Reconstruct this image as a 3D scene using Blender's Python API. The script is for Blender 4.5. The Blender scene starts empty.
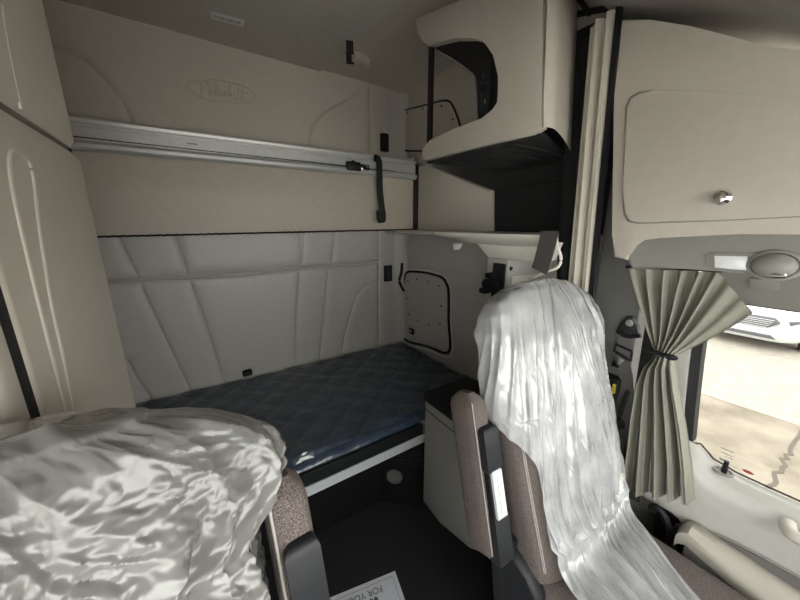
import bpy, bmesh, math, random
import numpy as np
from mathutils import Vector, Matrix, noise
random.seed(7); np.random.seed(7)
SC = bpy.context.scene; COL = SC.collection
PI = math.pi

# ------------------------------------------------------------------ camera
EYE = np.array([0.0, 0.0, 1.70]); FPX = 310.0
PT, YW = math.radians(13.6), math.radians(33.4)
F_ = np.array([math.sin(YW)*math.cos(PT), math.cos(YW)*math.cos(PT), -math.sin(PT)])
R_ = np.array([math.cos(YW), -math.sin(YW), 0.0]); U_ = np.cross(R_, F_)
def ray(px, py): return F_ + R_*(px-400)/FPX + U_*(300-py)/FPX
def RX(px, py, x): d = ray(px, py); return Vector(d*(x/d[0]) + EYE)        # where a sight line meets X = x
def RY(px, py, y): d = ray(px, py); return Vector(d*(y/d[1]) + EYE)
def RZ(px, py, z): d = ray(px, py); return Vector(d*((z-EYE[2])/d[2]) + EYE)
cam = bpy.data.cameras.new('camera'); co = bpy.data.objects.new('camera', cam); COL.objects.link(co)
co.location = EYE; co.rotation_euler = (PI/2-PT, 0, -YW)
cam.sensor_width = 36; cam.lens = 36*FPX/800; cam.clip_start = 0.01
SC.camera = co

# ------------------------------------------------------------------ materials
MATS = {}
def lin(c): return tuple((v/12.92 if v <= .04045 else ((v+.055)/1.055)**2.4) for v in c)
def mat(name, rgb, rough=.6, metal=0, spec=.5, noise_amt=.06, noise_scale=40, bump=0, bump_scale=300, coat=0, rgb2=None, bump_dist=.002):
    m = bpy.data.materials.new(name); m.use_nodes = True
    nt = m.node_tree; b = nt.nodes['Principled BSDF']
    b.inputs['Roughness'].default_value = rough; b.inputs['Metallic'].default_value = metal
    b.inputs['Specular IOR Level'].default_value = spec
    b.inputs['Coat Weight'].default_value = coat; b.inputs['Coat Roughness'].default_value = .12
    tc = nt.nodes.new('ShaderNodeTexCoord')
    n = nt.nodes.new('ShaderNodeTexNoise'); n.inputs['Scale'].default_value = noise_scale; n.inputs['Detail'].default_value = 5
    nt.links.new(tc.outputs['Object'], n.inputs['Vector'])
    r = nt.nodes.new('ShaderNodeValToRGB')
    c1 = tuple(v*(1-noise_amt) for v in rgb); c2 = rgb2 or tuple(min(1, v*(1+noise_amt)) for v in rgb)
    r.color_ramp.elements[0].position = .35; r.color_ramp.elements[1].position = .65
    r.color_ramp.elements[0].color = (*c1, 1); r.color_ramp.elements[1].color = (*c2, 1)
    nt.links.new(n.outputs['Fac'], r.inputs['Fac']); nt.links.new(r.outputs['Color'], b.inputs['Base Color'])
    if bump:
        n2 = nt.nodes.new('ShaderNodeTexNoise'); n2.inputs['Scale'].default_value = bump_scale; n2.inputs['Detail'].default_value = 4
        nt.links.new(tc.outputs['Object'], n2.inputs['Vector'])
        bp = nt.nodes.new('ShaderNodeBump'); bp.inputs['Strength'].default_value = bump; bp.inputs['Distance'].default_value = bump_dist
        nt.links.new(n2.outputs['Fac'], bp.inputs['Height']); nt.links.new(bp.outputs['Normal'], b.inputs['Normal'])
        if coat: nt.links.new(bp.outputs['Normal'], b.inputs['Coat Normal'])
    MATS[name] = m; return m

def film(name, rgb, clear_lo, clear_hi, rough=.22, spec=.6, s1=55, bump=.6, height=.0016, stretch=(1, 1, .45), gloss=1.6):
    """thin cloudy polythene sheet: clear in part, milky in part, crinkled"""
    m = bpy.data.materials.new(name); m.use_nodes = True; nt = m.node_tree
    b = nt.nodes['Principled BSDF']; out = nt.nodes['Material Output']
    b.inputs['Base Color'].default_value = (*rgb, 1); b.inputs['Roughness'].default_value = rough
    b.inputs['Specular IOR Level'].default_value = spec
    tc = nt.nodes.new('ShaderNodeTexCoord')
    n = nt.nodes.new('ShaderNodeTexNoise'); n.inputs['Scale'].default_value = 9; n.inputs['Detail'].default_value = 4
    nt.links.new(tc.outputs['Object'], n.inputs['Vector'])
    mr = nt.nodes.new('ShaderNodeMapRange'); mr.inputs['From Min'].default_value = .3; mr.inputs['From Max'].default_value = .7
    mr.inputs['To Min'].default_value = clear_lo; mr.inputs['To Max'].default_value = clear_hi
    nt.links.new(n.outputs['Fac'], mr.inputs['Value'])
    mp = nt.nodes.new('ShaderNodeMapping'); mp.inputs['Scale'].default_value = stretch
    nt.links.new(tc.outputs['Object'], mp.inputs['Vector'])
    hs = []
    for k, wgt, ds in ((1, 1.0, .6), (.33, 2.2, .9)):
        r = nt.nodes.new('ShaderNodeTexNoise'); r.noise_type = 'RIDGED_MULTIFRACTAL'; r.inputs['Scale'].default_value = s1*k
        r.inputs['Detail'].default_value = 3.5; r.inputs['Roughness'].default_value = .5; r.inputs['Distortion'].default_value = ds
        nt.links.new(mp.outputs[0], r.inputs['Vector'])
        ml_ = nt.nodes.new('ShaderNodeMath'); ml_.operation = 'MULTIPLY'; ml_.inputs[1].default_value = wgt*height
        nt.links.new(r.outputs['Fac'], ml_.inputs[0]); hs.append(ml_)
    ad = nt.nodes.new('ShaderNodeMath'); ad.operation = 'ADD'
    nt.links.new(hs[0].outputs[0], ad.inputs[0]); nt.links.new(hs[1].outputs[0], ad.inputs[1])
    bp = nt.nodes.new('ShaderNodeBump'); bp.inputs['Strength'].default_value = bump; bp.inputs['Distance'].default_value = 1.0
    nt.links.new(ad.outputs[0], bp.inputs['Height']); nt.links.new(bp.outputs['Normal'], b.inputs['Normal'])
    tr = nt.nodes.new('ShaderNodeBsdfTransparent'); ms = nt.nodes.new('ShaderNodeMixShader')
    nt.links.new(mr.outputs[0], ms.inputs[0]); nt.links.new(b.outputs[0], ms.inputs[1]); nt.links.new(tr.outputs[0], ms.inputs[2])
    gl = nt.nodes.new('ShaderNodeBsdfGlossy'); gl.inputs['Roughness'].default_value = rough
    lw = nt.nodes.new('ShaderNodeFresnel'); lw.inputs['IOR'].default_value = gloss
    nt.links.new(bp.outputs['Normal'], gl.inputs['Normal']); nt.links.new(bp.outputs['Normal'], lw.inputs['Normal'])
    m2 = nt.nodes.new('ShaderNodeMixShader')
    nt.links.new(lw.outputs[0], m2.inputs[0]); nt.links.new(ms.outputs[0], m2.inputs[1]); nt.links.new(gl.outputs[0], m2.inputs[2])
    nt.links.new(m2.outputs[0], out.inputs['Surface'])
    MATS[name] = m; return m

def glass(name, tint=(.95, .97, .96)):
    m = bpy.data.materials.new(name); m.use_nodes = True; nt = m.node_tree
    for n in list(nt.nodes):
        if n.type == 'BSDF_PRINCIPLED': nt.nodes.remove(n)
    out = nt.nodes['Material Output']
    fr = nt.nodes.new('ShaderNodeFresnel'); fr.inputs['IOR'].default_value = 1.25
    tr = nt.nodes.new('ShaderNodeBsdfTransparent'); tr.inputs['Color'].default_value = (*tint, 1)
    gl = nt.nodes.new('ShaderNodeBsdfGlossy'); gl.inputs['Roughness'].default_value = .02
    ms = nt.nodes.new('ShaderNodeMixShader')
    nt.links.new(fr.outputs[0], ms.inputs[0]); nt.links.new(tr.outputs[0], ms.inputs[1]); nt.links.new(gl.outputs[0], ms.inputs[2])
    nt.links.new(ms.outputs[0], out.inputs['Surface']); MATS[name] = m; return m

BEIGE = mat('beige_plastic', (.56, .515, .455), rough=.5, noise_amt=.02, bump=.12, bump_scale=900, bump_dist=.0006)
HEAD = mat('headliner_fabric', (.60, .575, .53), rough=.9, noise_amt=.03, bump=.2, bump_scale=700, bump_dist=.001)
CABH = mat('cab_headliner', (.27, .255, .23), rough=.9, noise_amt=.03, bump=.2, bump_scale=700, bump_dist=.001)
VINYL = mat('grey_vinyl', (.50, .48, .45), rough=.42, noise_amt=.02, bump=.15, bump_scale=700, bump_dist=.0008)
TAUPE = mat('taupe_vinyl', (.52, .465, .40), rough=.5, noise_amt=.03, bump=.12, bump_scale=600, bump_dist=.0008)
GREYP = mat('grey_plastic', (.27, .26, .24), rough=.5, noise_amt=.02, bump=.12, bump_scale=900, bump_dist=.0006)
DGREY = mat('charcoal_plastic', (.02, .021, .024), rough=.45, spec=.3, noise_amt=.05)
BLACK = mat('black_plastic', (.011, .011, .013), rough=.5, spec=.25, noise_amt=.1)
RUBBER = mat('black_rubber', (.014, .014, .015), rough=.7, noise_amt=.1)
WEB = mat('black_webbing', (.016, .016, .018), rough=.8, noise_amt=.3, noise_scale=400, bump=.4, bump_scale=800)
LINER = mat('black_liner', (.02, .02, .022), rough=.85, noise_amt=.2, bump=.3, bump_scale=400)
CARPET = mat('black_carpet', (.016, .016, .017), rough=.95, noise_amt=.35, noise_scale=200, bump=.5, bump_scale=500)
ALU = mat('brushed_aluminium', (.78, .78, .77), rough=.3, metal=.55, noise_amt=.03)
ALUW = mat('satin_aluminium', (.74, .76, .79), rough=.4, metal=.2, noise_amt=.02)
CHROME = mat('chrome', (.75, .75, .74), rough=.12, metal=1, noise_amt=.01)
TWEED = mat('brown_tweed', (.085, .066, .061), rough=.95, noise_scale=650, noise_amt=.4, rgb2=(.215, .175, .162), bump=.7, bump_scale=600, bump_dist=.002)
THREAD = mat('grey_thread', (.42, .38, .36), rough=.9)
CABG = mat('cabinet_grey', (.27, .262, .245), rough=.5, noise_amt=.02, bump=.12, bump_scale=700, bump_dist=.0008)
ARMB = mat('armrest_beige', (.44, .41, .355), rough=.5, noise_amt=.02)
PILL = mat('pillar_grey', (.15, .146, .138), rough=.5, noise_amt=.02)
CURT = mat('curtain_cloth', (.255, .247, .205), rough=.75, noise_amt=.04, bump=.15, bump_scale=900, bump_dist=.0006)
DRAPE = mat('beige_drape', (.50, .465, .40), rough=.8, noise_amt=.04, bump=.15, bump_scale=900, bump_dist=.0006)
BELTD = mat('dark_belt', (.06, .058, .055), rough=.75, noise_amt=.1, noise_scale=300)
BELT = mat('grey_belt', (.13, .125, .12), rough=.75, noise_amt=.1, noise_scale=300)
WHITE = mat('white_plastic', (.74, .74, .72), rough=.4, noise_amt=.02)
IVORY = mat('ivory_plastic', (.74, .71, .64), rough=.38, noise_amt=.02)
SILVERP = mat('silver_plastic', (.62, .65, .65), rough=.3, noise_amt=.03, spec=.6)
PAPER = mat('paper', (.72, .73, .80), rough=.8, noise_amt=.02)
INK = mat('grey_ink', (.12, .12, .14), rough=.8)
INKL = mat('pale_ink', (.42, .43, .48), rough=.8)
RED = mat('red_print', (.40, .09, .075), rough=.5)
GREYPRINT = mat('grey_print', (.36, .35, .32), rough=.6)
YELLOW = mat('yellow_tag', (.65, .50, .05), rough=.5)
NAVY = mat('navy_quilt', (.042, .064, .105), rough=.32, noise_amt=.3, noise_scale=25, coat=.5, bump=.5, bump_scale=45, bump_dist=.006)
CONC = mat('concrete', (.235, .205, .16), rough=.9, noise_amt=.2, noise_scale=2.2, bump=.3, bump_scale=40, rgb2=(.30, .27, .22))
SLAB = mat('pale_concrete', (.36, .335, .29), rough=.9, noise_amt=.1, noise_scale=5)
BOUNCE = mat('bounce_concrete', (.70, .68, .64), rough=.9, noise_amt=.05, noise_scale=4)  # extra-bright ground colour, chosen to throw light upward
CRACKM = mat('crack_dirt', (.13, .115, .095), rough=1)
CARW = mat('white_car_paint', (.58, .62, .62), rough=.25, coat=.6, noise_amt=.01)
CARG = mat('car_grille', (.09, .095, .11), rough=.5, noise_amt=.2, noise_scale=60)
CARGL = mat('car_glass', (.05, .06, .07), rough=.08, noise_amt=.02)
LENS = mat('clear_lens', (.82, .84, .86), rough=.12, noise_amt=.02, spec=.8)
FILM_D = film('driver_film', (.62, .625, .64), .20, .58, rough=.17, gloss=1.5, spec=1.0, s1=48, bump=.9, height=.0011, stretch=(1, 1, .22))
FILM_P = film('passenger_film', (.27, .263, .256), .12, .50, rough=.24, gloss=1.36, spec=.8, s1=60, bump=.3, height=.0012, stretch=(1, 1, .6))
FILM_B = film('bed_film', (.13, .20, .30), .60, .86, rough=.12, gloss=1.7, spec=1.0, s1=30, bump=1.0, height=.0030, stretch=(.55, 1.3, 1))
GLASS = glass('window_glass')
TINT = glass('tinted_glass', (.66, .66, .645))

# ------------------------------------------------------------------ building helpers
WLOC = {}
def finish(bm, smooth=True):
    bmesh.ops.recalc_face_normals(bm, faces=bm.faces)
    if smooth:
        for f in bm.faces: f.smooth = True
        for e in bm.edges:
            if len(e.link_faces) == 2 and e.calc_face_angle(0) > math.radians(38): e.smooth = False
def obj(name, bm, m, parent=None, smooth=True, label=None):
    finish(bm, smooth)
    if parent is not None: org = WLOC[parent.name]
    else:
        xs = [v.co for v in bm.verts]
        org = Vector(((min(c.x for c in xs)+max(c.x for c in xs))/2, (min(c.y for c in xs)+max(c.y for c in xs))/2, min(c.z for c in xs)))
    bmesh.ops.translate(bm, verts=bm.verts, vec=-org)
    me = bpy.data.meshes.new(name); bm.to_mesh(me); bm.free(); me.materials.append(m)
    o = bpy.data.objects.new(name, me); COL.objects.link(o)
    if parent is None: o.location = org
    else: o.parent = parent
    WLOC[o.name] = org
    if label: o['label'] = label
    return o
def tag(o, label, cat, group=None):
    o['label'] = label; o['category'] = cat
    if group: o['group'] = group
    return o
def thing(name, label, cat, loc, group=None):
    o = bpy.data.objects.new(name, None); COL.objects.link(o); o.location = loc; o.empty_display_size = .05
    WLOC[o.name] = Vector(loc); return tag(o, label, cat, group)
def struct(name, bm, m, smooth=True):
    o = obj(name, bm, m, None, smooth); o['kind'] = 'structure'; return o
def B(): return bmesh.new()
def box(bm, x0, x1, y0, y1, z0, z1, r=0, seg=2, M=None):
    ret = bmesh.ops.create_cube(bm, size=1.0); vs = ret['verts']
    for v in vs: v.co = Vector((x0+(v.co.x+.5)*(x1-x0), y0+(v.co.y+.5)*(y1-y0), z0+(v.co.z+.5)*(z1-z0)))
    if r:
        es = {e for v in vs for e in v.link_edges}
        q = bmesh.ops.bevel(bm, geom=list(es), offset=r, segments=seg, affect='EDGES', profile=.5)
        vs = list({v for f in q['faces'] for v in f.verts} | {v for v in vs if v.is_valid})
    if M is not None: bmesh.ops.transform(bm, matrix=M, verts=vs)
    return vs
def prism(bm, pts, d, r=0, seg=2):
    """polygon of 3-D points pushed along vector d, edges rounded by r"""
    d = Vector(d); a = [bm.verts.new(Vector(p)) for p in pts]; b = [bm.verts.new(Vector(p)+d) for p in pts]
    n = len(pts); fa = bm.faces.new(a); fb = bm.faces.new(b[::-1])
    for i in range(n): bm.faces.new((a[i], b[i], b[(i+1) % n], a[(i+1) % n]))
    if r:
        es = list(fa.edges) + list(fb.edges)
        bmesh.ops.bevel(bm, geom=es, offset=r, segments=seg, affect='EDGES', profile=.5)
def loft(bm, rings, cap=True, close=True):
    R = [[bm.verts.new(Vector(p)) for p in ring] for ring in rings]
    n = len(R[0])
    for a, b in zip(R, R[1:]):
        for i in range(n if close else n-1):
            bm.faces.new((a[i], a[(i+1) % n], b[(i+1) % n], b[i]))
    if cap and close:
        bm.faces.new(R[0][::-1]); bm.faces.new(R[-1])
def tube(bm, pts, r, n=8, flat=1.0, up=(0, 0, 1), cap=True):
    """round (or flattened) rod along points; r may be a list"""
    pts = [Vector(p) for p in pts]; rings = []
    for i, p in enumerate(pts):
        t = (pts[min(i+1, len(pts)-1)] - pts[max(i-1, 0)]).normalized()
        u = Vector(up); s = t.cross(u)
        if s.length < 1e-4: s = t.cross(Vector((1, 0, 0)))
        s.normalize(); w = s.cross(t); rr = r[i] if isinstance(r, (list, tuple)) else r
        rings.append([p + s*math.cos(2*PI*k/n)*rr + w*math.sin(2*PI*k/n)*rr*flat for k in range(n)])
    loft(bm, rings, cap)
def ribbon(bm, pts, side, w, th):
    """flat strap of width w along points; side = direction of its width"""
    pts = [Vector(p) for p in pts]; rings = []
    for i, p in enumerate(pts):
        t = (pts[min(i+1, len(pts)-1)] - pts[max(i-1, 0)]).normalized()
        s = Vector(side); s = (s - t*s.dot(t)).normalized(); n = t.cross(s)
        rings.append([p+s*w/2+n*th/2, p-s*w/2+n*th/2, p-s*w/2-n*th/2, p+s*w/2-n*th/2])
    loft(bm, rings)
def smoothline(pts, k=8):
    P = [Vector(p) for p in pts]; out = []
    for i in range(len(P)-1):
        a, b, c, d = P[max(i-1, 0)], P[i], P[i+1], P[min(i+2, len(P)-1)]
        for j in range(k):
            t = j/k
            out.append(.5*((2*b)+(c-a)*t+(2*a-5*b+4*c-d)*t*t+(3*b-a-3*c+d)*t**3))
    out.append(P[-1]); return out
def grid(bm, fn, nu, nv):
    V = [[bm.verts.new(Vector(fn(i/(nu-1), j/(nv-1)))) for i in range(nu)] for j in range(nv)]
    for j in range(nv-1):
        for i in range(nu-1):
            bm.faces.new((V[j][i], V[j][i+1], V[j+1][i+1], V[j+1][i]))
def disc(bm, c, nrm, prof, n=28, ax=(1, 1)):
    """turned shape: prof = [(radius, height)...] about c along nrm"""
    nrm = Vector(nrm).normalized(); u = nrm.cross(Vector((0, 0, 1)))
    if u.length < 1e-3: u = Vector((1, 0, 0))
    u.normalize(); w = nrm.cross(u); c = Vector(c); rings = []
    for r, h in prof: rings.append([c+nrm*h+u*math.cos(2*PI*k/n)*r*ax[0]+w*math.sin(2*PI*k/n)*r*ax[1] for k in range(n)])
    loft(bm, rings)
def plate(bm, c, u, v, w, h, th, r=0):
    """thin rectangular plate centred at c, along directions u, v"""
    u = Vector(u).normalized(); v = Vector(v).normalized(); n = u.cross(v); c = Vector(c)
    prism(bm, [c+u*(a*w/2)+v*(b*h/2) for a, b in ((-1, -1), (1, -1), (1, 1), (-1, 1))], n*th, r)
def rrect(y0, y1, z0, z1, r, n=6):
    out = []
    for cx, cy, a0 in ((y1-r, z1-r, 0), (y0+r, z1-r, PI/2), (y0+r, z0+r, PI), (y1-r, z0+r, 1.5*PI)):
        for k in range(n+1): a = a0+PI/2*k/n; out.append((cx+r*math.cos(a), cy+r*math.sin(a)))
    return out
def segd(P, a, b):
    """numpy distance from points P (n,2) to segment ab"""
    a = np.array(a); b = np.array(b); d = b-a; t = np.clip(((P-a)@d)/max(d@d, 1e-12), 0, 1)
    return np.hypot(*(P-a-t[:, None]*d).T)
def grooved(bm, x0, x1, z0, z1, y, step, lines, cords=(), depth=.006, w=.006, extra=None):
    """upright sheet at Y=y with pressed-in lines (polylines in X,Z) and raised cords"""
    nx = int((x1-x0)/step)+1; nz = int((z1-z0)/step)+1
    gx, gz = np.meshgrid(np.linspace(x0, x1, nx), np.linspace(z0, z1, nz)); P = np.stack([gx.ravel(), gz.ravel()], 1)
    d = np.zeros(len(P))
    for pl in lines:
        m = np.full(len(P), 9.)
        for a, b in zip(pl, pl[1:]): m = np.minimum(m, segd(P, a, b))
        d = np.maximum(d, depth*np.exp(-(m/w)**2) + depth*.55*np.exp(-(m/(w*4))**2))
    for pl, hh, ww in cords:
        m = np.full(len(P), 9.)
        for a, b in zip(pl, pl[1:]): m = np.minimum(m, segd(P, a, b))
        d -= hh*np.sqrt(np.clip(1-(m/ww)**2, 0, 1))
    if extra is not None: d += extra(P)
    vs = [bm.verts.new((p[0], y+dd, p[1])) for p, dd in zip(P, d)]
    for j in range(nz-1):
        for i in range(nx-1):
            k = j*nx+i; bm.faces.new((vs[k], vs[k+1], vs[k+nx+1], vs[k+nx]))
def text_mesh(bm, s, c, u, v, size, th=.0004):
    cu = bpy.data.curves.new('lettering', 'FONT'); cu.body = s; cu.size = size; cu.align_x = 'CENTER'; cu.align_y = 'CENTER'
    cu.extrude = th; o = bpy.data.objects.new('lettering', cu); COL.objects.link(o)
    bpy.context.view_layer.update()
    me = bpy.data.meshes.new_from_object(o.evaluated_get(bpy.context.evaluated_depsgraph_get()))
    u = Vector(u).normalized(); v = Vector(v).normalized(); n = u.cross(v)
    k = len(bm.verts); bm.from_mesh(me); bm.verts.ensure_lookup_table()
    for vt in bm.verts[k:]: vt.co = Vector(c)+u*vt.co.x+v*vt.co.y+n*vt.co.z
    bpy.data.objects.remove(o); bpy.data.curves.remove(cu); bpy.data.meshes.remove(me)
def nz(x, y, z=0): return noise.noise(Vector((x, y, z)))
def ridge(x, y, z=0):
    return 1-abs(noise.noise(Vector((x, y, z))))*2

WY, WX, LX, FZ = 2.055, 1.37, -.72, .20
CEIL = 2.60
# ------------------------------------------------------------------ setting
bm = B(); box(bm, LX, 1.55, -1.25, 2.1, FZ-.05, FZ); struct('floor', bm, CARPET)
def wallpt(px, py): p = RY(px, py, WY); return (p.x, p.z)
# back wall, upper part, with the embossed arcs and the oval crest
arcs = [[wallpt(*p) for p in ((40, 42), (62, 47), (85, 60), (105, 80), (120, 98), (129, 116), (134, 130))],
        [wallpt(*p) for p in ((360, 92), (340, 102), (325, 110), (317, 118), (312, 128), (309, 145))],
        [wallpt(371, 86), wallpt(371, 150)]]
oc = wallpt(223, 91.5); orx, orz = .158, .052
osl = (RY(257, 92, WY).z-RY(190, 90, WY).z)/(RY(257, 92, WY).x-RY(190, 90, WY).x)*.35
oval = [(oc[0]+orx*math.cos(a)*1.0, oc[1]+orz*math.sin(a)+osl*orx*math.cos(a)) for a in [2*PI*k/40 for k in range(41)]]
bm = B(); grooved(bm, LX, 1.40, 1.60, CEIL+.04, WY, .009, arcs, (), depth=.012, w=.008); struct('wall_back', bm, BEIGE)
# back wall, lower padded part
L = [wallpt(*p) for p in ((96, 237.5), (240, 235.5), (392, 231))]
hz = [wallpt(*p) for p in ((100, 283), (140, 280), (200, 276), (260, 271.5), (300, 268), (340, 265), (378, 261.5))]
grl = [[(hz[0][0]-.4, hz[0][1]+.02)]+[(x, z+.012) for x, z in hz], [(hz[0][0]-.4, hz[0][1]-.004)]+[(x, z-.012) for x, z in hz]]
def W(*ps): return [wallpt(*p) for p in ps]
grl += [W((119, 238), (128, 257), (138, 276)), W((174, 236), (182, 256), (187, 273)), W((302, 234), (301, 263)), W((334, 233), (331, 262)),
        W((141, 285), (150, 305), (170, 348), (190, 390)), W((190, 282), (201, 310), (224, 382)), W((299, 272), (297, 300), (295, 362)),
        W((328, 269), (325, 300), (320, 358)), W((378, 278), (366, 284), (357, 295), (351, 312), (345, 333), (342, 352)),
        W((127, 360), (137, 378), (152, 400)), W((378, 232), (378.5, 345)), W((92, 285), (118, 345))]
bm = B(); grooved(bm, LX-.01, 1.40, .40, L[0][1]+.02, WY-.012, .0062, grl, [([(hz[0][0]-.4, hz[0][1]+.012)]+hz, .008, .010)], depth=.009, w=.007)
struct('trim_1', bm, VINYL)
# corner post between back wall and side wall
bm = B(); prof = []
for k in range(9): a = PI/2*k/8; prof.append((WX-.13+.14*math.sin(a), WY-.0-.13+.13*math.cos(a)))
grid(bm, lambda u, v: (*prof[min(8, round(u*8))], .6+v*(CEIL-.58)), 9, 2); struct('trim_2', bm, VINYL)
# ceiling: flat centre, raised edge step, cove to the side wall, lower roof over the seats
cr0 = RY(322, 69, WY-.02); cr1 = RZ(400, 5, CEIL)
bm = B()
prism(bm, [(LX, .60, CEIL), (cr0.x+.06, .60, CEIL), (cr1.x, cr1.y, CEIL), (cr0.x, WY+.06, CEIL), (LX, WY+.06, CEIL)], (0, 0, .05), .012)
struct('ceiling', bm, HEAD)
bm = B()
grid(bm, lambda u, v: (.70+u*.80, .60+v*1.5, CEIL+.012-.10*max(0, (u-.62)/.38)**2), 14, 4); struct('ceiling_cove', bm, BEIGE)
bm = B()
pr = [(.62, 2.62), (.62, 2.37), (.40, 2.27), (.18, 2.135), (-.1, 2.05), (-.9, 1.96), (-.9, 2.0), (-.1, 2.10), (.18, 2.19), (.40, 2.32), (.55, 2.42), (.55, 2.62)]
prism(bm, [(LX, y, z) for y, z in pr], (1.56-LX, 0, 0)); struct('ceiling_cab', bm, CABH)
# left wall with the passenger's window, front bulkhead and windscreen
bm = B(); box(bm, LX-.05, LX, .40, 2.1, FZ, 2.66); box(bm, LX-.05, LX, -1.25, .40, FZ, .93); box(bm, LX-.05, LX, -.9, .40, 1.70, 2.5)
struct('wall_left', bm, BEIGE)
bm = B(); box(bm, LX, 1.45, -1.25, -1.2, FZ, 1.06); box(bm, LX, 1.45, -1.2, -.72, FZ, 1.05, .05); struct('wall_front', bm, DGREY)
bm = B(); box(bm, LX-.035, LX-.03, -.9, .40, .93, 1.70); struct('window_2', bm, GLASS)
bm = B(); prism(bm, [(LX, -1.22, 1.06), (1.45, -1.22, 1.06), (1.45, -.9, 1.96), (LX, -.9, 1.96)], (0, -.006, .002)); struct('window_3', bm, GLASS)
# side wall of the sleeper: lower panel with ledge, pale upper panel, dark niche behind
lowz = 1.665
bm = B()
box(bm, WX, WX+.03, .55, 2.08, FZ, lowz, .008)
sl = [(p.y, p.z) for p in (RX(388, 262, WX), RX(440, 268, WX), RX(490, 277, WX))]
tube(bm, [(WX-.001, y, z) for y, z in sl], .004, 6)
tube(bm, [(WX-.001, p.y, p.z) for p in (RX(452, 315, WX), RX(475, 322, WX), RX(500, 330, WX))], .002, 6)
struct('wall_right', bm, VINYL)
bm = B()
a1 = RX(424, 164, WX); a2 = RX(490, 190.5, WX); a3 = RX(490, 232, WX)
prism(bm, [(WX, a1.y+.3, lowz), (WX, a3.y, lowz), (WX, a2.y, a2.z), (WX, a1.y, a1.z), (WX, a1.y+.3, a1.z+.1)], (.04, 0, 0), .006)
struct('trim_3', bm, BEIGE)
bm = B(); box(bm, WX, WX+.03, 1.05, 2.08, 2.085, 2.62, .004); struct('trim_4', bm, BEIGE)     # upper side wall behind the cabinet
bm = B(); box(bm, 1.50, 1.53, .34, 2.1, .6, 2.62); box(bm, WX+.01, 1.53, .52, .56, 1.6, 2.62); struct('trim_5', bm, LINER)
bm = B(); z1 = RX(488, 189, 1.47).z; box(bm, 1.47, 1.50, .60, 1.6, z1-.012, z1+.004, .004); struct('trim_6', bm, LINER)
bm = B(); box(bm, 1.19, 1.53, 1.18, 2.0, lowz-.022, lowz, .008) ; box(bm, WX-.03, 1.53, .60, 1.2, lowz-.022, lowz-.002, .005); struct('trim_7', bm, VINYL)
# B-pillar
bm = B(); prism(bm, [(1.345, .60, FZ), (1.345, .40, FZ), (1.345, .44, 1.60), (1.33, .47, 2.3), (1.33, .60, 2.5)], (.08, 0, 0), .02, 3); struct('trim_8', bm, PILL)

# ------------------------------------------------------------------ crest on the back wall
crest = thing('embossed_emblem', 'embossed oval maker emblem with script lettering on the back wall panel', 'emblem', (oc[0], WY-.004, oc[1]-orz))
bm = B(); tube(bm, [(x, WY-.001, z) for x, z in oval], .0042, 6, up=(0, 1, 0)); obj('oval_rim', bm, BEIGE, crest)
# script letters as pen strokes, unit height of a small letter = 1
def arc_pts(cx, cy, rx, ry, a0, a1, n=8): return [(cx+rx*math.cos(math.radians(a0+(a1-a0)*k/n)), cy+ry*math.sin(math.radians(a0+(a1-a0)*k/n))) for k in range(n+1)]
def put(x, *ls): return [[(x+a, b) for a, b in l] for l in ls]
LE = [(.02, .5), (.55, .55), (.5, .95), (.2, .95), (.03, .5), (.2, .05), (.65, .2)]
LT = [(.35, 1.75), (.28, .3), (.42, .02), (.75, .2)]
strokes = put(0, [(.75, -.5), (.7, .6), (.8, 1.9)], [(.05, 1.5), (.5, 2.1), (1.3, 2.2), (1.75, 1.7), (1.4, 1.1), (.75, .95)])
strokes += put(1.95, LE)+put(2.8, LT, [(.0, 1.15), (.75, 1.25)])+put(3.65, LE)+put(4.5, [(.1, 1), (.15, 0)], [(.13, .65), (.35, .98), (.62, .88)])
strokes += put(5.3, [(.1, 2.1), (.1, .03)], [(.1, .6), (.4, .95), (.68, .5), (.4, .03), (.1, .15)])+put(6.25, [(.2, 1), (.2, .05), (.4, .02)], [(.2, 1.4), (.21, 1.5)])
strokes += put(6.85, [(.2, 2.1), (.2, .2), (.42, .02)])+put(7.5, LT, [(-.5, 1.2), (.6, 1.28), (1.35, 1.15)])
strokes = [[(x+.22*y, y) for x, y in l] for l in strokes]
bm = B(); sx = .25/9.4; sz = .034
for s in strokes:
    tube(bm, smoothline([(oc[0]-.118+x*sx, WY-.0015, oc[1]-.022+y*sz*.84+osl*(x*sx-.13)) for x, y in s], 5), .0050, 6, up=(0, 1, 0))
obj('script_lettering', bm, BEIGE, crest)

# ------------------------------------------------------------------ tower cabinet beside the bunk
TX = -.172
tw = thing('wardrobe_cabinet', 'tall pale beige cabinet tower behind the wrapped seat at frame edge', 'cabinet', (-.44, .76, FZ))
def tower(y0, y1, z0, z1, rb, rf, rt=0):
    b = B(); n = 8; rings = []
    def ring(inset):
        pts = [(LX+.005, y0), ]
        for k in range(n+1): a = -PI/2+PI/2*k/n; pts.append((TX-rf+rf*math.cos(a)-inset, y0+rf+rf*math.sin(a)))
        for k in range(n+1): a = PI/2*k/n; pts.append((TX-rb+rb*math.cos(a)-inset, y1-rb+rb*math.sin(a)))
        pts.append((LX+.005, y1)); return pts
    zs = [(z0, .008), (z0+.012, 0), (z1-.012, 0), (z1, .008)]
    loft(b, [[(x, y, z) for x, y in ring(i)] for z, i in zs]); return b
yg = RX(0, 290, TX).y
obj('lower_body', tower(yg+.008, 1.005, FZ, 1.842, .07, .012), BEIGE, tw)
obj('upper_body', tower(.42, 1.008, 1.852, 2.60, .09, .05), BEIGE, tw)
obj('front_post', tower(.43, yg-.010, FZ, 1.842, .01, .02), BEIGE, tw)
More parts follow.
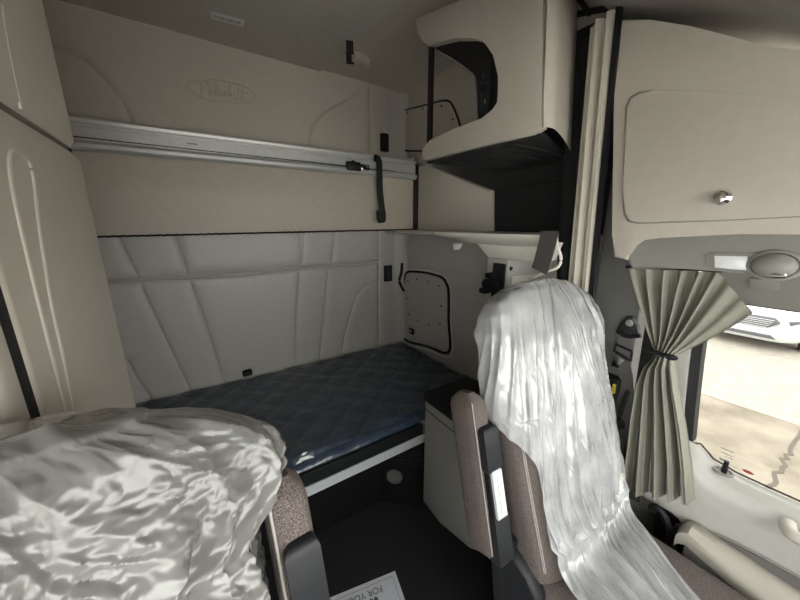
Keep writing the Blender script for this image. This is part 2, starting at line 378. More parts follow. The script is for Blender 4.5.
bm = B(); box(bm, LX+.01, TX-.02, .44, 1.0, 1.835, 1.86); box(bm, LX+.01, TX-.003, yg-.02, yg+.012, FZ, 1.84); obj('gap_shade_fill', bm, BLACK, tw)  # black filler paints in the shade of the cabinet gaps
# raised rib outlining a long panel on the lower body
pp = [RX(*p, TX) for p in ((74, 412), (62, 355), (50, 300), (38, 225), (33, 180), (27, 160), (17, 152), (9, 155), (10, 180), (19, 225), (42, 320), (66, 412))]
lo = Vector((0, .0, -.8)); pe = [pp[0]+lo], [pp[-1]+lo]
bm = B(); tube(bm, [(TX-.001, p.y, p.z) for p in pe[0]+smoothline(pp, 6)+pe[1]], .0036, 8); obj('panel_rib', bm, BEIGE, tw)
up1 = [RX(*p, TX) for p in ((22, 110), (15, 80), (7, 40), (2, 5))]
bm = B(); tube(bm, [(TX-.001, p.y, p.z) for p in smoothline(up1, 5)], .002, 6); tube(bm, [(TX-.002, p.y, p.z) for p in smoothline([RX(*q, TX) for q in ((22, 62), (38, 78), (52, 96), (62, 118))], 5)], .003, 6)
obj('upper_rib', bm, BEIGE, tw)

# ------------------------------------------------------------------ folded upper bunk
UBY = 1.87
ub = thing('upper_bunk', 'folded upper bunk with taupe vinyl panel and long aluminium rail on back wall', 'bunk', (.5, 1.94, 1.65))
bm = B(); zb = [RY(100, 237, UBY+.02).z, RY(418, 229, UBY).z]; xr = 1.352
def ubp(u, v):
    z0 = zb[0]+(zb[1]-zb[0])*u; z1 = 2.0
    bow = .016*math.sin(PI*v)*math.sin(PI*min(1, u*1.0))**.5 + .003*nz(u*9, v*4)
    return (-.66+u*(xr+.66), UBY+.012-bow, z0+(z1-z0)*v)
grid(bm, ubp, 60, 14)
obj('vinyl_panel', bm, TAUPE, ub)
bm = B(); box(bm, -.66, xr, UBY+.013, WY-.005, 1.665, 2.06, .004); obj('bunk_body', bm, TAUPE, ub)
bm = B(); xs = [-.66+k*(xr+.66)/160 for k in range(161)]
tube(bm, [(x, UBY+.008, zb[0]-.002+(zb[1]-zb[0])*(x+.66)/(xr+.66)+.0012*math.sin(x*190)) for x in xs], .005, 6); obj('hem', bm, BLACK, ub, label='black zip hem along the bottom edge')
# rail profile (Y, Z) swept along X
prf = [(.03, 2.005), (-.006, 1.992), (-.020, 2.004), (-.020, 2.018), (-.008, 2.030), (.002, 2.034), (.002, 2.040), (-.004, 2.043), (-.004, 2.082), (.006, 2.088), (.006, 2.094), (-.012, 2.098), (-.016, 2.110), (-.008, 2.120), (.012, 2.124), (.10, 2.118), (.10, 2.05), (.03, 2.04)]
bm = B(); a, b_ = [], []
loft(bm, [[(x, UBY-.012+y, z+.012*(x+.66)/2.0) for y, z in prf] for x in (-.66, xr)])
obj('rail', bm, ALU, ub)
bm = B(); box(bm, -.66, xr-.17, UBY-.0175, UBY-.012, 2.037, 2.0405, 0, M=Matrix.Translation((0, 0, .006))); obj('rail_groove', bm, BLACK, ub)
bm = B(); p = RY(190, 143, UBY-.03); box(bm, p.x-.012, p.x+.03, UBY-.031, UBY-.026, p.z-.0035, p.z); obj('red_mark', bm, RED, ub, label='small red mark on the rail')
lp = RY(354, 166, UBY-.025)
bm = B(); box(bm, lp.x-.052, lp.x+.040, UBY-.044, UBY-.014, lp.z-.028, lp.z+.022, .006); box(bm, lp.x-.02, lp.x+.0, UBY-.045, UBY-.02, lp.z+.015, lp.z+.028, .003); lt = obj('latch', bm, BLACK, ub)
bm = B(); box(bm, lp.x+.046, lp.x+.10, UBY-.038, UBY-.014, lp.z-.018, lp.z+.016, .003); obj('latch_plate', bm, CHROME, lt)
bm = B(); sp = [RY(*q, UBY-.05) for q in ((374, 158), (378.5, 160), (379.5, 172), (380, 190), (382, 208), (383, 218))]
ribbon(bm, smoothline([(p.x, p.y, p.z) for p in sp], 6), (1, 0, 0), .042, .004)
hk = [(p.x, p.y, p.z) for p in (RY(382.5, 210, UBY-.055), RY(383, 218, UBY-.06), RY(381, 221, UBY-.075), RY(379.5, 216, UBY-.075), RY(379.5, 211, UBY-.07))]
ribbon(bm, smoothline(hk, 5), (1, 0, 0), .042, .006)
obj('pull_strap', bm, WEB, ub)
bm = B(); p0 = RY(424, 170, UBY); box(bm, xr+.001, xr+.017, UBY-.03, UBY+.02, 1.665, p0.z+.02, .004); obj('end_strap', bm, WEB, ub)
bm = B(); p0 = RY(423, 160, UBY-.03); box(bm, xr-.03, xr+.012, UBY-.04, UBY+.0, p0.z-.015, p0.z+.012, .004); obj('end_bracket', bm, CHROME, ub)

# wall catch, switch panel, hook and cable
p = RY(384, 143, WY-.01); bm = B(); box(bm, p.x-.03, p.x+.028, WY-.035, WY+.0, p.z-.058, p.z+.058, .008); o = obj('wall_catch', bm, BLACK); tag(o, 'black catch block on the wall corner above the bunk rail', 'catch')
bm = B(); q = RY(388.5, 273.5, WY-.03)
sw = thing('switch_panel', 'small black switch panel on the padded wall by the corner', 'switch', (q.x, WY-.02, q.z-.06))
box(bm, q.x-.034, q.x+.034, WY-.034, WY-.012, q.z-.062, q.z+.062, .006); obj('frame', bm, BLACK, sw)
bm = B(); box(bm, q.x-.022, q.x+.022, WY-.040, WY-.034, q.z-.045, q.z+.045, .003); sb = obj('rocker', bm, DGREY, sw)
bm = B(); disc(bm, (q.x+.002, WY-.040, q.z+.008), (0, -1, 0), [(.005, 0), (.004, .002)], 10); obj('indicator', bm, WHITE, sw)

# ------------------------------------------------------------------ service hatches in the side wall
def hatch(name, label, outline, rivets, seal_r, rim, handle=None, closed=True, mat_=VINYL):
    pts = [RX(*p, WX-.004) for p in outline]; c = sum(pts, Vector())/len(pts)
    t = thing(name, label, 'hatch', (WX-.01, c.y, min(p.z for p in pts)))
    b = B(); prism(b, [(WX-.010, p.y, p.z) for p in pts], (.012, 0, 0), .003); pan = obj('panel', b, mat_, t)
    b = B(); ring = pts+([pts[0]] if closed else [])
    tube(b, [(WX-.008, p.y, p.z) for p in smoothline(ring, 4)], seal_r, 8, up=(1, 0, 0)); obj('rubber_seal', b, RUBBER, t)
    if rim:
        cc = c; b = B()
        out = [Vector((WX-.006, cc.y+(p.y-cc.y)*1.09, cc.z+(p.z-cc.z)*1.07)) for p in ring]
        tube(b, smoothline(out, 4), .007, 8, up=(1, 0, 0)); obj('metal_rim', b, ALU, t)
    for r in rivets:
        p = RX(*r, WX-.010); b = B(); disc(b, (WX-.010, p.y, p.z), (-1, 0, 0), [(.007, 0), (.006, .003), (.002, .004)], 10); obj('rivet', b, BLACK, pan)
    if handle:
        p = RX(*handle, WX-.01); b = B(); box(b, WX-.024, WX-.009, p.y-.03, p.y+.028, p.z-.022, p.z+.022, .006); h = obj('handle', b, BLACK, t)
        b = B(); box(b, WX-.028, WX-.022, p.y-.018, p.y+.015, p.z-.008, p.z+.014, .003); obj('thumb_plate', b, GREYP, h)
    return t
hatch('service_hatch', 'riveted hatch with black seal and metal rim low beside the mattress',
      ((405, 279), (407, 273), (412, 271.5), (425, 272.5), (436, 275), (443, 278), (447, 284), (449, 293), (449, 320), (449, 352), (428, 346), (404, 338), (404, 310)),
      ((408, 281), (417, 279), (428, 281.5), (439, 286), (407, 298), (441, 306), (409, 314), (418, 321), (429, 325), (440, 324)), .009, True, (412, 331))
hatch('service_hatch', 'riveted hatch seen through the open overhead cabinet high in the corner',
      ((400, 113), (407, 110), (423, 106), (440, 101.5), (448, 101), (452, 104), (456, 112), (460, 124), (463, 140), (440, 150), (402, 150), (400, 140)),
      ((407.5, 112.5), (423, 108.5), (441.5, 106), (453, 119.5), (402.5, 139)), .006, False, None, mat_=BEIGE)
bm = B(); tube(bm, smoothline([RY(*q, WY-.06) for q in ((402, 263), (401.5, 272), (399.5, 280), (401, 286), (404, 291))], 6), .011, 8); o = obj('hatch_lever', bm, BLACK); tag(o, 'short curved black lever between switch panel and low hatch', 'lever')

# ------------------------------------------------------------------ ceiling lamp, hanging buckle, ceiling plate
p = RZ(353, 60, CEIL+.004)
dl = thing('dome_lamp', 'small oval dome lamp on the ceiling in the rear corner', 'lamp', (p.x, p.y, CEIL-.01))
bm = B(); disc(bm, (p.x, p.y, CEIL+.014), (0, 0, -1), [(.098, 0), (.096, .020), (.088, .027), (.072, .030), (.066, .028)], 32, (1, .8)); obj('bezel', bm, BEIGE, dl)
bm = B(); disc(bm, (p.x, p.y, CEIL+.014), (0, 0, -1), [(.066, .027), (.045, .034), (.012, .037)], 32, (1, .8)); obj('diffuser', bm, VINYL, dl)
bk = thing('hanging_buckle', 'black strap with metal buckle hanging from the ceiling beside the dome lamp', 'buckle', tuple(RZ(350, 41, CEIL)))
s0 = RY(349.5, 40, 1.66); s1 = RY(350, 53, 1.66); s2 = RY(350, 64.5, 1.66)
bm = B(); ribbon(bm, [s0+Vector((0, 0, .06)), s0, s1], (1, -.4, 0), .036, .005); obj('strap', bm, WEB, bk)
bm = B(); plate(bm, (s1+s2)/2, (1, -.4, 0), (0, 0, 1), .04, (s1-s2).length, .014, .003); obj('buckle_body', bm, BLACK, bk)
bm = B(); c = RY(353, 59, 1.645); plate(bm, c, (1, -.4, 0), (0, 0, 1), .014, .034, .008, .002); obj('tongue', bm, CHROME, bk)
c = RZ(227.5, 19.5, CEIL)
cp = thing('instruction_plate', 'small white printed strip stuck to the ceiling', 'sign', (c.x, c.y, CEIL-.004))
u = (RZ(242, 22, CEIL)-RZ(213, 14, CEIL)).normalized()
bm = B(); box(bm, -.066, .066, -.030, .026, -.003, 0, .001, M=Matrix.Translation((c.x, c.y, CEIL))@Matrix.Rotation(math.atan2(u.y, u.x), 4, 'Z')); obj('plate', bm, WHITE, cp)
bm = B()
for k in range(9):
    w = .005+.003*(k % 3); box(bm, -.052+k*.0115, -.052+k*.0115+w, -.012, .001, -.0038, -.003, M=Matrix.Translation((c.x, c.y, CEIL))@Matrix.Rotation(math.atan2(u.y, u.x), 4, 'Z'))
obj('print', bm, GREYPRINT, cp)

# ------------------------------------------------------------------ overhead cabinet in the sleeper corner
OX = .95
oh = thing('overhead_cabinet', 'pale overhead sleeper cabinet with open black-lined niche and post', 'cabinet', (1.15, .95, 1.985))
top = [RX(415, 18, OX), RX(462, 0, OX)]
pts = [RX(*p, OX) for p in ((415, 18), (470, -4), (543, -36), (543, 0), (541.5, 128), (532, 134), (500, 141.5), (467, 149.5), (424, 161), (420.5, 157), (422, 148), (430, 138.5),
       (455, 128.5), (482, 118), (493, 112), (499, 103), (500, 92), (498, 76), (493, 55), (487, 41), (481, 36.5), (472, 35), (452, 38.5), (428, 46), (421, 41), (416.5, 32))]
bm = B(); prism(bm, pts, (.035, 0, 0), .009, 3); obj('face_panel', bm, BEIGE, oh)
# corner and slanted end panel
f0, f1 = RX(543, -36, OX), RX(541.5, 128, OX)
g1 = RX(557, 150, 1.30); bm = B()
def endp(u, v):
    x = OX+.001+.335*u; yb = f1.y+(f0.y-f1.y)*v
    y = yb-.003-.012*math.sin(min(1, u*6)*PI/2)+.12*max(0, u-.1)**1.2
    zb_ = f1.z+.004-.016*u
    return (x, y, zb_+(2.62-zb_)*v)
grid(bm, endp, 24, 12); obj('end_panel', bm, BEIGE, oh)
bm = B(); e_ = [RX(542, y, OX-.001) for y in (-30, 20, 70, 128)]; tube(bm, [(OX+.001, p.y-.003, p.z) for p in e_], .0014, 6); obj('seam', bm, GREYP, oh)
bm = B(); zb_ = 1.982
prism(bm, [(OX+.02, 1.24, zb_), (OX+.02, f1.y+.02, zb_), (1.31, .79, zb_+.005), (1.49, .85, zb_+.005), (1.49, 1.24, zb_)], (0, 0, .02))
for k in range(10): y = .78+k*.045; box(bm, OX+.05, 1.36, y, y+.02, zb_-.004, zb_+.002, .0015)
obj('ribbed_underside', bm, LINER, oh)
bm = B(); ol = [RX(*p, OX+.03) for p in ((430, 44), (452, 37), (473, 33.5), (482, 35), (488, 41), (494, 55), (499, 76), (501, 92), (500, 103), (494, 113), (482, 119.5))]
il = [RX(*p, OX+.065) for p in ((433, 47), (446, 55), (460, 64), (473, 74), (475, 77), (476, 84), (476.6, 92), (477, 100), (477.3, 108), (477.6, 114), (478, 121))]
V = [[bm.verts.new(p) for p in ol], [bm.verts.new(p) for p in il]]
for k in range(len(ol)-1): bm.faces.new((V[0][k], V[0][k+1], V[1][k+1], V[1][k]))
lin_ = obj('niche_lining', bm, BLACK, oh)
bm = B(); tube(bm, [p+Vector((.0, .002, .0)) for p in il], .004, 6); obj('lining_edge', bm, GREYP, lin_)
bm = B(); ps = [RX(430.5, y, OX+.02) for y in (44, 90, 142)]; box(bm, OX+.012, OX+.03, ps[1].y-.012, ps[1].y+.012, ps[2].z-.01, ps[0].z+.02, .002); obj('post', bm, BLACK, oh)
# socket plate on the lining: between the outer and inner outline
A = RX(482, 66, OX+.09); nrm = (RX(500, 92, OX+.03)-RX(477, 92, OX+.065)); dirn = nrm.normalized(); upv = Vector((0, 0, 1)); nn = dirn.cross(upv).normalized()
if nn.dot(Vector((0, 0, 1.7))-A) < 0 and False: nn = -nn
toeye = (Vector((0, 0, 1.7))-RX(486, 86, OX+.1)).normalized()
if nn.dot(toeye) < 0: nn = -nn
cpt = RX(487, 88, OX+.049)+nn*.004
bm = B(); plate(bm, cpt, dirn, upv, .062, .17, .006, .002); pl = obj('socket_plate', bm, DGREY, oh)
for py in (77, 89):
    c = RX(485.5, py, OX+.050)+nn*.008; b = B()
    disc(b, c, nn, [(.018, 0), (.018, .005), (.013, .006), (.012, .001)], 20); obj('socket', b, BLACK, pl)
    b = B(); disc(b, c, nn, [(.020, 0), (.020, .004), (.0175, .005), (.0172, .002)], 20); obj('socket_ring', b, DGREY, pl)
b = B(); c = RX(488, 102, OX+.050)+nn*.01; plate(b, c, dirn, upv, .008, .014, .004); obj('toggle', b, CHROME, pl)

# ------------------------------------------------------------------ drop-down table and its post
tb = thing('folding_table', 'ivory tray table on a wall bracket under the overhead cabinet', 'table', (1.15, .92, 1.54))
TXI = .985
def tray_ring(y, inset, drop, ch=0):
    return [(x, y+ch*max(0, x-1.0), z) for x, z in ((TXI+inset, 1.667), (TXI+inset+.004, 1.656), (TXI+.02+inset, 1.640-drop*.3), (TXI+.06+inset, 1.622-drop), (1.30, 1.612-drop), (1.36, 1.625), (1.36, 1.667))]
bm = B(); y0, y1 = RX(554, 236, TXI).y, RX(427, 237, TXI).y
loft(bm, [tray_ring(y0, .012, -.02, .62), tray_ring(y0+.012, 0, -.004, .60), tray_ring(y0+.20, 0, .004, .2), tray_ring(y1-.25, 0, .0), tray_ring(y1-.10, 0, -.012), tray_ring(y1-.03, .02, -.026), tray_ring(y1, .06, -.035)])
obj('tray', bm, IVORY, tb)
bm = B()
c8 = [RX(*p, 1.06) for p in ((486, 252), (495, 262), (540, 267), (548, 246))]
prism(bm, [(1.05, 1.0, 1.635), (1.05, .66, 1.635), (1.08, .70, 1.562), (1.08, .93, 1.558)], (.14, 0, 0), .008); obj('bracket', bm, IVORY, tb)
bm = B(); q = RX(455, 247.5, 1.06); prism(bm, [q+Vector((0, -.025, .02)), q+Vector((0, .02, .02)), q+Vector((0, .010, -.012)), q+Vector((0, -.006, -.010))], (.03, 0, 0), .004); obj('release_tab', bm, IVORY, tb)
bm = B()
ribbon(bm, smoothline([RX(*p, OX+.02) for p in ((549, 231), (548, 240), (544, 255), (541, 266), (539, 271))], 6), (0, 1, 0), .06, .004); st = obj('strap', bm, WEB, tb)
st.data.materials[0] = BELTD
bm = B(); tube(bm, smoothline([RX(*p, OX+.04) for p in ((556, 233), (557, 245), (561, 258), (558, 267), (548, 271), (537, 276), (530, 279))], 6), .005, 8); obj('pull_cord', bm, IVORY, tb)
# post below
tp = thing('table_post', 'grey upright post with dark side and black knob under the tray table', 'post', (1.2, .80, FZ))
bm = B(); box(bm, 1.128, 1.362, .862, .98, FZ, 1.556, .010); obj('column', bm, VINYL, tp)
bm = B(); p = [RX(*q, 1.09) for q in ((493.5, 266), (505, 272), (505, 330), (493.5, 330))]; box(bm, 1.118, 1.130, .870, .936, 1.0, 1.535, .004); obj('side_strip', bm, DGREY, tp)
bm = B(); k0 = RX(490, 284, 1.09); disc(bm, (1.119, k0.y, k0.z), (-1, .0, 0), [(.028, 0), (.028, .014), (.018, .018), (.018, .034), (.026, .037), (.026, .055), (.014, .058)], 18); box(bm, 1.075, 1.12, k0.y-.012, k0.y+.022, k0.z+.026, k0.z+.05, .006); box(bm, 1.062, 1.11, k0.y+.004, k0.y+.04, k0.z-.045, k0.z-.02, .006); obj('knob', bm, BLACK, tp)
bm = B(); box(bm, 1.156, 1.352, .854, .864, 1.0, 1.478, .006); obj('front_panel', bm, IVORY, tp)
bm = B(); disc(bm, (1.15, .863, 1.515), (0, -1, 0), [(.010, 0), (.010, .004), (.005, .006)], 14); obj('screw', bm, BLACK, tp)

# ------------------------------------------------------------------ lower bunk: base, rail, mattress in its wrap
lb = thing('lower_bunk', 'built-in lower bunk base with aluminium front rail and black fascia', 'bunk', (.4, 1.5, FZ))
MZ = .757
bm = B(); P1 = RZ(305, 540, FZ); P2 = RZ(380, 500, FZ); P3 = RZ(425, 507, FZ)
prism(bm, [(LX+.01, P1.y, FZ), (P2.x, P2.y, FZ), (P3.x, P3.y, FZ), (WX-.01, P3.y-.03, FZ), (WX-.01, 2.0, FZ), (LX+.01, 2.0, FZ)], (0, 0, .40), .004); fas = obj('fascia', bm, BLACK, lb)
dn = Vector((P3.y-P2.y, -(P3.x-P2.x), 0)).normalized(); dn = dn if dn.y < 0 else -dn
du = (P3-P2).normalized()
def onf(px, py):
    d = Vector(ray(px, py)); o_ = Vector(EYE); t = (P2-o_).dot(dn)/d.dot(dn); return o_+d*t
c = onf(394.5, 476); bm = B(); disc(bm, c+dn*.001, dn, [(.044, 0), (.042, .010), (.034, .012), (.029, .004)], 28); ps_ = obj('round_port', bm, PILL, lb, label='round black port ring')
bm = B(); disc(bm, c+dn*.002, dn, [(.029, 0), (.028, .002)], 24); obj('port_hole', bm, BLACK, ps_)
vg = onf(411, 456); bm = B(); plate(bm, vg+dn*.004, du, (0, 0, 1), .15, .105, .004); vt = obj('vent_grille', bm, BLACK, lb)
for k in range(5):
    b = B(); plate(b, vg+dn*.006+Vector((0, 0, -.04+k*.02)), du, (0, 0, 1), .12, .006, .008); obj('slat', b, DGREY, vt)
bm = B(); plate(bm, onf(397, 492)+dn*.003, du, (0, 0, 1), .07, .006, .003); obj('fascia_slot', bm, DGREY, lb)
# deck and rail
RY0 = 1.08
bm = B(); box(bm, TX+.0, 1.365, RY0+.01, 2.05, .615, .655, .004); box(bm, LX+.01, TX, 1.04, 2.05, .615, .655); obj('deck', bm, BLACK, lb)
re = RY(424, 430, RY0).x
zt, zm, zl = RY(300, 478, RY0).z, RY(300, 488, RY0).z, RY(300, 498, RY0).z
bm = B(); prism(bm, [(.0, RY0-.012, zl), (.0, RY0-.014, zm), (.0, RY0+.03, zm+.002), (.0, RY0+.03, zl)], (re+.25, 0, 0), .002); obj('front_rail', bm, ALUW, lb)
bm = B(); box(bm, .0, re-.015, RY0-.010, RY0+.008, zm+.001, zt+.012, .003)
for k in range(6):
    zz = zm+.005+k*(zt+.006-zm)/6; box(bm, .0, re-.015, RY0-.013, RY0-.008, zz, zz+(zt-zm)/14)
obj('ribbed_strip', bm, DGREY, lb)
bm = B(); box(bm, re-.014, re+.02, RY0-.014, RY0+.03, zm-.002, zt+.012, .004); obj('rail_end_cap', bm, GREYP, lb)
# mattress
mt = thing('mattress', 'navy quilted mattress wrapped in clear plastic on the lower bunk', 'mattress', (.5, 1.5, .655))
MX0, MX1, MY0, MY1 = LX+.03, 1.352, RY0+.012, 2.03
def mat_h(x, y):
    e = min(x-MX0+.02, MX1-x+.02, y-MY0, MY1-y+.01); r = .05
    dz = 0 if e > r else r-math.sqrt(max(0, r*r-(r-max(0, e))**2))
    a = (x+y*1.1)*17; b = (x-y*1.1)*17
    q = .009*(abs(math.sin(a))**.5)*(abs(math.sin(b))**.5)
    return MZ-dz*.75+q-.006+.004*nz(x*5, y*5)
bm = B(); nu, nv = 260, 130
def mfn(u, v): x = MX0+u*(MX1-MX0); y = MY0+v*(MY1-MY0); return (x, y, mat_h(x, y))
grid(bm, mfn, nu, nv)
bm.verts.ensure_lookup_table(); bm.edges.ensure_lookup_table()
ed = [e for e in bm.edges if len(e.link_faces) == 1]
r_ = bmesh.ops.extrude_edge_only(bm, edges=ed)
for v in r_['geom']:
    if isinstance(v, bmesh.types.BMVert): v.co.z = .657
obj('quilted_cover', bm, NAVY, mt)
bm = B()
def wfn(u, v):
    x = MX0-.004+u*(MX1-MX0+.006); y = MY0-.006+v*(MY1-MY0+.004)
    if v < .06:
        k = v/.06; y = MY0-.012+.006*ridge(x*14, k*2)+k*.03; zz = .662+k*(MZ-.055-.655+.035); return (x, y+.002*nz(x*60, k*9), zz+.006*nz(x*25, k*3))
    fold = .006*max(0, ridge(x*2.2+y*1.5, y*6.5))**3*(2.2 if y < 1.32 else .8) + .004*max(0, ridge(x*9, y*4, 3.))**4 + .003*nz(x*22, y*22)
    return (x, y, mat_h(x, max(MY0, y))+.006+fold)
grid(bm, wfn, 280, 150); obj('plastic_wrap', bm, FILM_B, mt, label='clear crinkled plastic wrap')
bm = B(); q = RY(247, 372.5, WY-.04); box(bm, q.x-.025, q.x+.03, WY-.06, WY-.015, q.z-.02, q.z+.012, .008); o = obj('strap_anchor', bm, BLACK); tag(o, 'small black strap anchor between mattress and padded back wall', 'anchor')

# ------------------------------------------------------------------ low cabinet beside the driver's seat
CX = .80
lc = thing('side_cabinet', 'grey bedside cabinet with black tray top behind the driver seat armrest', 'cabinet', (1.0, .8, FZ))
zc = RX(425, 402, CX)
tz = .915
bot = [RX(*p, CX) for p in ((425, 505), (440, 525), (470, 548), (490, 560))]
bm = B(); prism(bm, [(CX, 1.012, tz), (CX, 1.012, bot[0].z)]+[(CX, p.y, p.z) for p in bot[1:]]+[(CX, .58, .45), (CX, .58, tz)], (.28, 0, 0), .018, 3); obj('body', bm, CABG, lc)
bm = B(); q = [RX(*p, CX-.001) for p in ((424, 404), (440, 417), (458, 431))]; tube(bm, [(CX-.0005, p.y, p.z-.02) for p in q], .002, 6); obj('lid_seam', bm, BLACK, lc)
bm = B(); prism(bm, [(CX-.002, 1.018, tz-.004), (CX-.002, .66, tz-.004), (CX-.002, .66, tz+.012), (CX-.002, .80, tz+.045), (CX-.002, .93, tz+.05), (CX-.002, 1.018, tz+.035)], (.285, 0, 0), .008); obj('tray_top', bm, BLACK, lc)
bm = B(); q = RX(446, 411, CX); disc(bm, (CX, q.y, q.z-.0), (-1, 0, 0), [(.014, 0), (.012, .010), (.004, .012)], 14); obj('latch_button', bm, BLACK, lc)

# ------------------------------------------------------------------ seats
def se_ring(c, w, d, yaw, tilt, n=48, e=3.4):
    """super-ellipse ring, width w along X, depth d; tilt leans its plane"""
    out = []
    for k in range(n):
        a = 2*PI*k/n; ca, sa = math.cos(a), math.sin(a)
        x = w/2*math.copysign(abs(ca)**(2/e), ca); y = d/2*math.copysign(abs(sa)**(2/e), sa)
        out.append(Vector((c[0]+x, c[1]+y*math.cos(tilt), c[2]-y*math.sin(tilt)*1.0)))
    return out
def interp(tab, s):
    for (a, va), (b, vb) in zip(tab, tab[1:]):
        if s <= b: t = (s-a)/(b-a); t = t*t*(3-2*t)*.5+t*.5; return va+(vb-va)*t
    return tab[-1][1]
class Back:
    def __init__(s, bot, top, wt, dt): s.b, s.t, s.wt, s.dt = Vector(bot), Vector(top), wt, dt
    def at(s, u): return s.b+(s.t-s.b)*u
    def tilt(s): d = s.t-s.b; return math.atan2(d.y, d.z)
    def pt(s, u, a, off=0, e=3.4):
        """surface point at height u (0..1) and angle a, pushed out by off"""
        c = s.at(min(u, 1)); w = interp(s.wt, u)+off*2; d = interp(s.dt, u)+off*2; ca, sa = math.cos(a), math.sin(a); tl = s.tilt()
        x = w/2*math.copysign(abs(ca)**(2/e), ca); y = d/2*math.copysign(abs(sa)**(2/e), sa)
        return Vector((c.x+x, c.y+y*math.cos(tl), c.z-y*math.sin(tl)+off*min(1, max(0, (u-.88)/.12))))
    def mesh(s, n=56, m=46):
        b = B(); us = [1-(1-k/(m-1))**1.6 for k in range(m)]
        loft(b, [[s.pt(u, 2*PI*k/n) for k in range(n)] for u in us]); return b
_AA = np.linspace(PI-2.2, 2*PI+2.2, 4000)
_AX = .25*np.sign(np.cos(_AA))*np.abs(np.cos(_AA))**(2/3.4); _AY = .075*np.sign(np.sin(_AA))*np.abs(np.sin(_AA))**(2/3.4)
_AL = np.concatenate([[0], np.cumsum(np.hypot(np.diff(_AX), np.diff(_AY)))])
def around(a0, a1, u):
    """angle a share u of the way along the seat's outline from a0 to a1"""
    l0, l1 = np.interp(a0, _AA, _AL), np.interp(a1, _AA, _AL); return float(np.interp(l0+(l1-l0)*u, _AL, _AA))
def crumple(x, z, o=0.):
    """sharp creases of crushed film"""
    wx = x+.012*nz(x*14, z*14, o+1); wz = z+.012*nz(x*14, z*14, o+2)
    return .0075*abs(nz(wx*17, wz*9, o))+.0050*abs(nz(wx*44, wz*26, o+5))+.0024*abs(nz(wx*95, wz*70, o+9))
def crush(x, z):
    """film crushed into small sharp-edged facets"""
    wx = x+.010*nz(x*22, z*22, 1.); wz = z+.010*nz(x*22, z*22, 2.)
    return .010*abs(nz(wx*18, wz*10, 4.)) - .013*abs(nz(wx*46+3, wz*34, 5.)) + .0085*abs(nz(wx*80, wz*62, 9.)) - .004*abs(nz(wx*150, wz*120, 6.)) + .006
def armrest(par, top, bot, w, d, side):
    """raised arm: tweed pad with a black channel and a silver insert on the face turned to the front"""
    top, bot = Vector(top), Vector(bot); ax = (bot-top).normalized(); sx = Vector((1, 0, 0)); sx = (sx-ax*ax.x).normalized(); fr = ax.cross(sx); fr = fr if fr.y < 0 else -fr
    L = (bot-top).length; rings = []
    for k in range(25):
        t = k/24; e = min(t, 1-t)/.10; e = 1 if e >= 1 else math.sqrt(1-(1-e)**2)
        ww = w*(.35+.65*e); dd = d*(.45+.55*e)*(1-.12*t); c = top+ax*(L*t)
        rings.append([c+sx*(ww/2*math.copysign(abs(math.cos(a))**.55, math.cos(a)))+fr*(dd/2*math.copysign(abs(math.sin(a))**.55, math.sin(a))) for a in [2*PI*j/28 for j in range(28)]])
    b = B(); loft(b, rings); arm = obj('armrest', b, TWEED, par)
    b = B(); tube(b, smoothline([top+ax*(L*t)-sx*w*.40+fr*d*.46 for t in (.04, .15, .4, .7, .93)], 5), .0016, 6); obj('stitching', b, THREAD, arm)
    def block(t0, t1, ww, f0, f1, r, ox=.0):
        b = B(); c0 = top+ax*(L*t0); pr = [c0+sx*(ox-ww/2)+fr*f0, c0+sx*(ox+ww/2)+fr*f0, c0+sx*(ox+ww/2)+fr*f1, c0+sx*(ox-ww/2)+fr*f1]
        prism(b, pr, ax*(L*(t1-t0)), r, 3); return b
    obj('channel', block(.20, .97, w*.74, d*.20, d*.62, .010, side*w*.10), BLACK, arm)
    obj('bracket_cover', block(.19, .46, w*.80, d*.30, d*.68, .012, side*w*.08), DGREY, arm)
    ins = obj('silver_insert', block(.44, .72, w*.52, d*.40, d*.70, .004, side*w*.08), SILVERP, arm)
    obj('insert_rib', block(.47, .69, w*.10, d*.69, d*.73, .002, side*w*.08), WHITE, ins)
    obj('pivot_cover', block(.70, 1.0, w*.78, d*.18, d*.64, .012, side*w*.10), DGREY, arm)
    return arm
def seat_cushion(par, cx, y0, y1, w, z, drop):
    b = B(); rings = []
    for k in range(17):
        t = k/16; y = y0+(y1-y0)*t; e = min(t, 1-t)/.14; e = 1 if e >= 1 else math.sqrt(1-(1-e)**2)
        hh = .15*(.5+.5*e); ww = w*(.82+.18*e); zc_ = z-.075-drop*t
        rings.append([Vector((cx+ww/2*math.copysign(abs(math.cos(a))**.5, math.cos(a)), y, zc_+hh/2*math.copysign(abs(math.sin(a))**.55, math.sin(a)))) for a in [2*PI*j/36 for j in range(36)]])
    loft(b, rings); return obj('cushion', b, TWEED, par)

# driver's seat
ds = thing('driver_chair', 'brown tweed driver seat under white plastic, beside the window curtain', 'seat', (.94, .30, FZ))
DB = Back((.935, .375, .70), (.925, .60, 1.505), [(0, .49), (.35, .505), (.70, .51), (.86, .505), (.91, .475), (.95, .42), (.98, .32), (1, .18)], [(0, .16), (.5, .15), (.8, .13), (.92, .12), (.97, .09), (1, .05)])
obj('backrest', DB.mesh(), TWEED, ds)
for da in (.0, .05):
    bm = B(); tube(bm, [DB.pt(u, PI+.50+da, .001) for u in [.04+k*.04 for k in range(23)]], .0016, 6); obj('stitching', bm, THREAD, ds)
seat_cushion(ds, .925, .42, -.20, .49, .715, -.01)
armrest(ds, (.606, .572, 1.232), (.590, .440, .79), .070, .105, 1)
bm = B(); box(bm, .70, 1.18, -.12, .45, FZ+.02, .62, .03); obj('pedestal', bm, DGREY, ds)
sc_pts = [RX(*p, .66) for p in ((489, 562), (491, 552), (499, 546), (507, 549), (516, 561), (526, 580), (538, 604), (548, 640), (496, 660))]
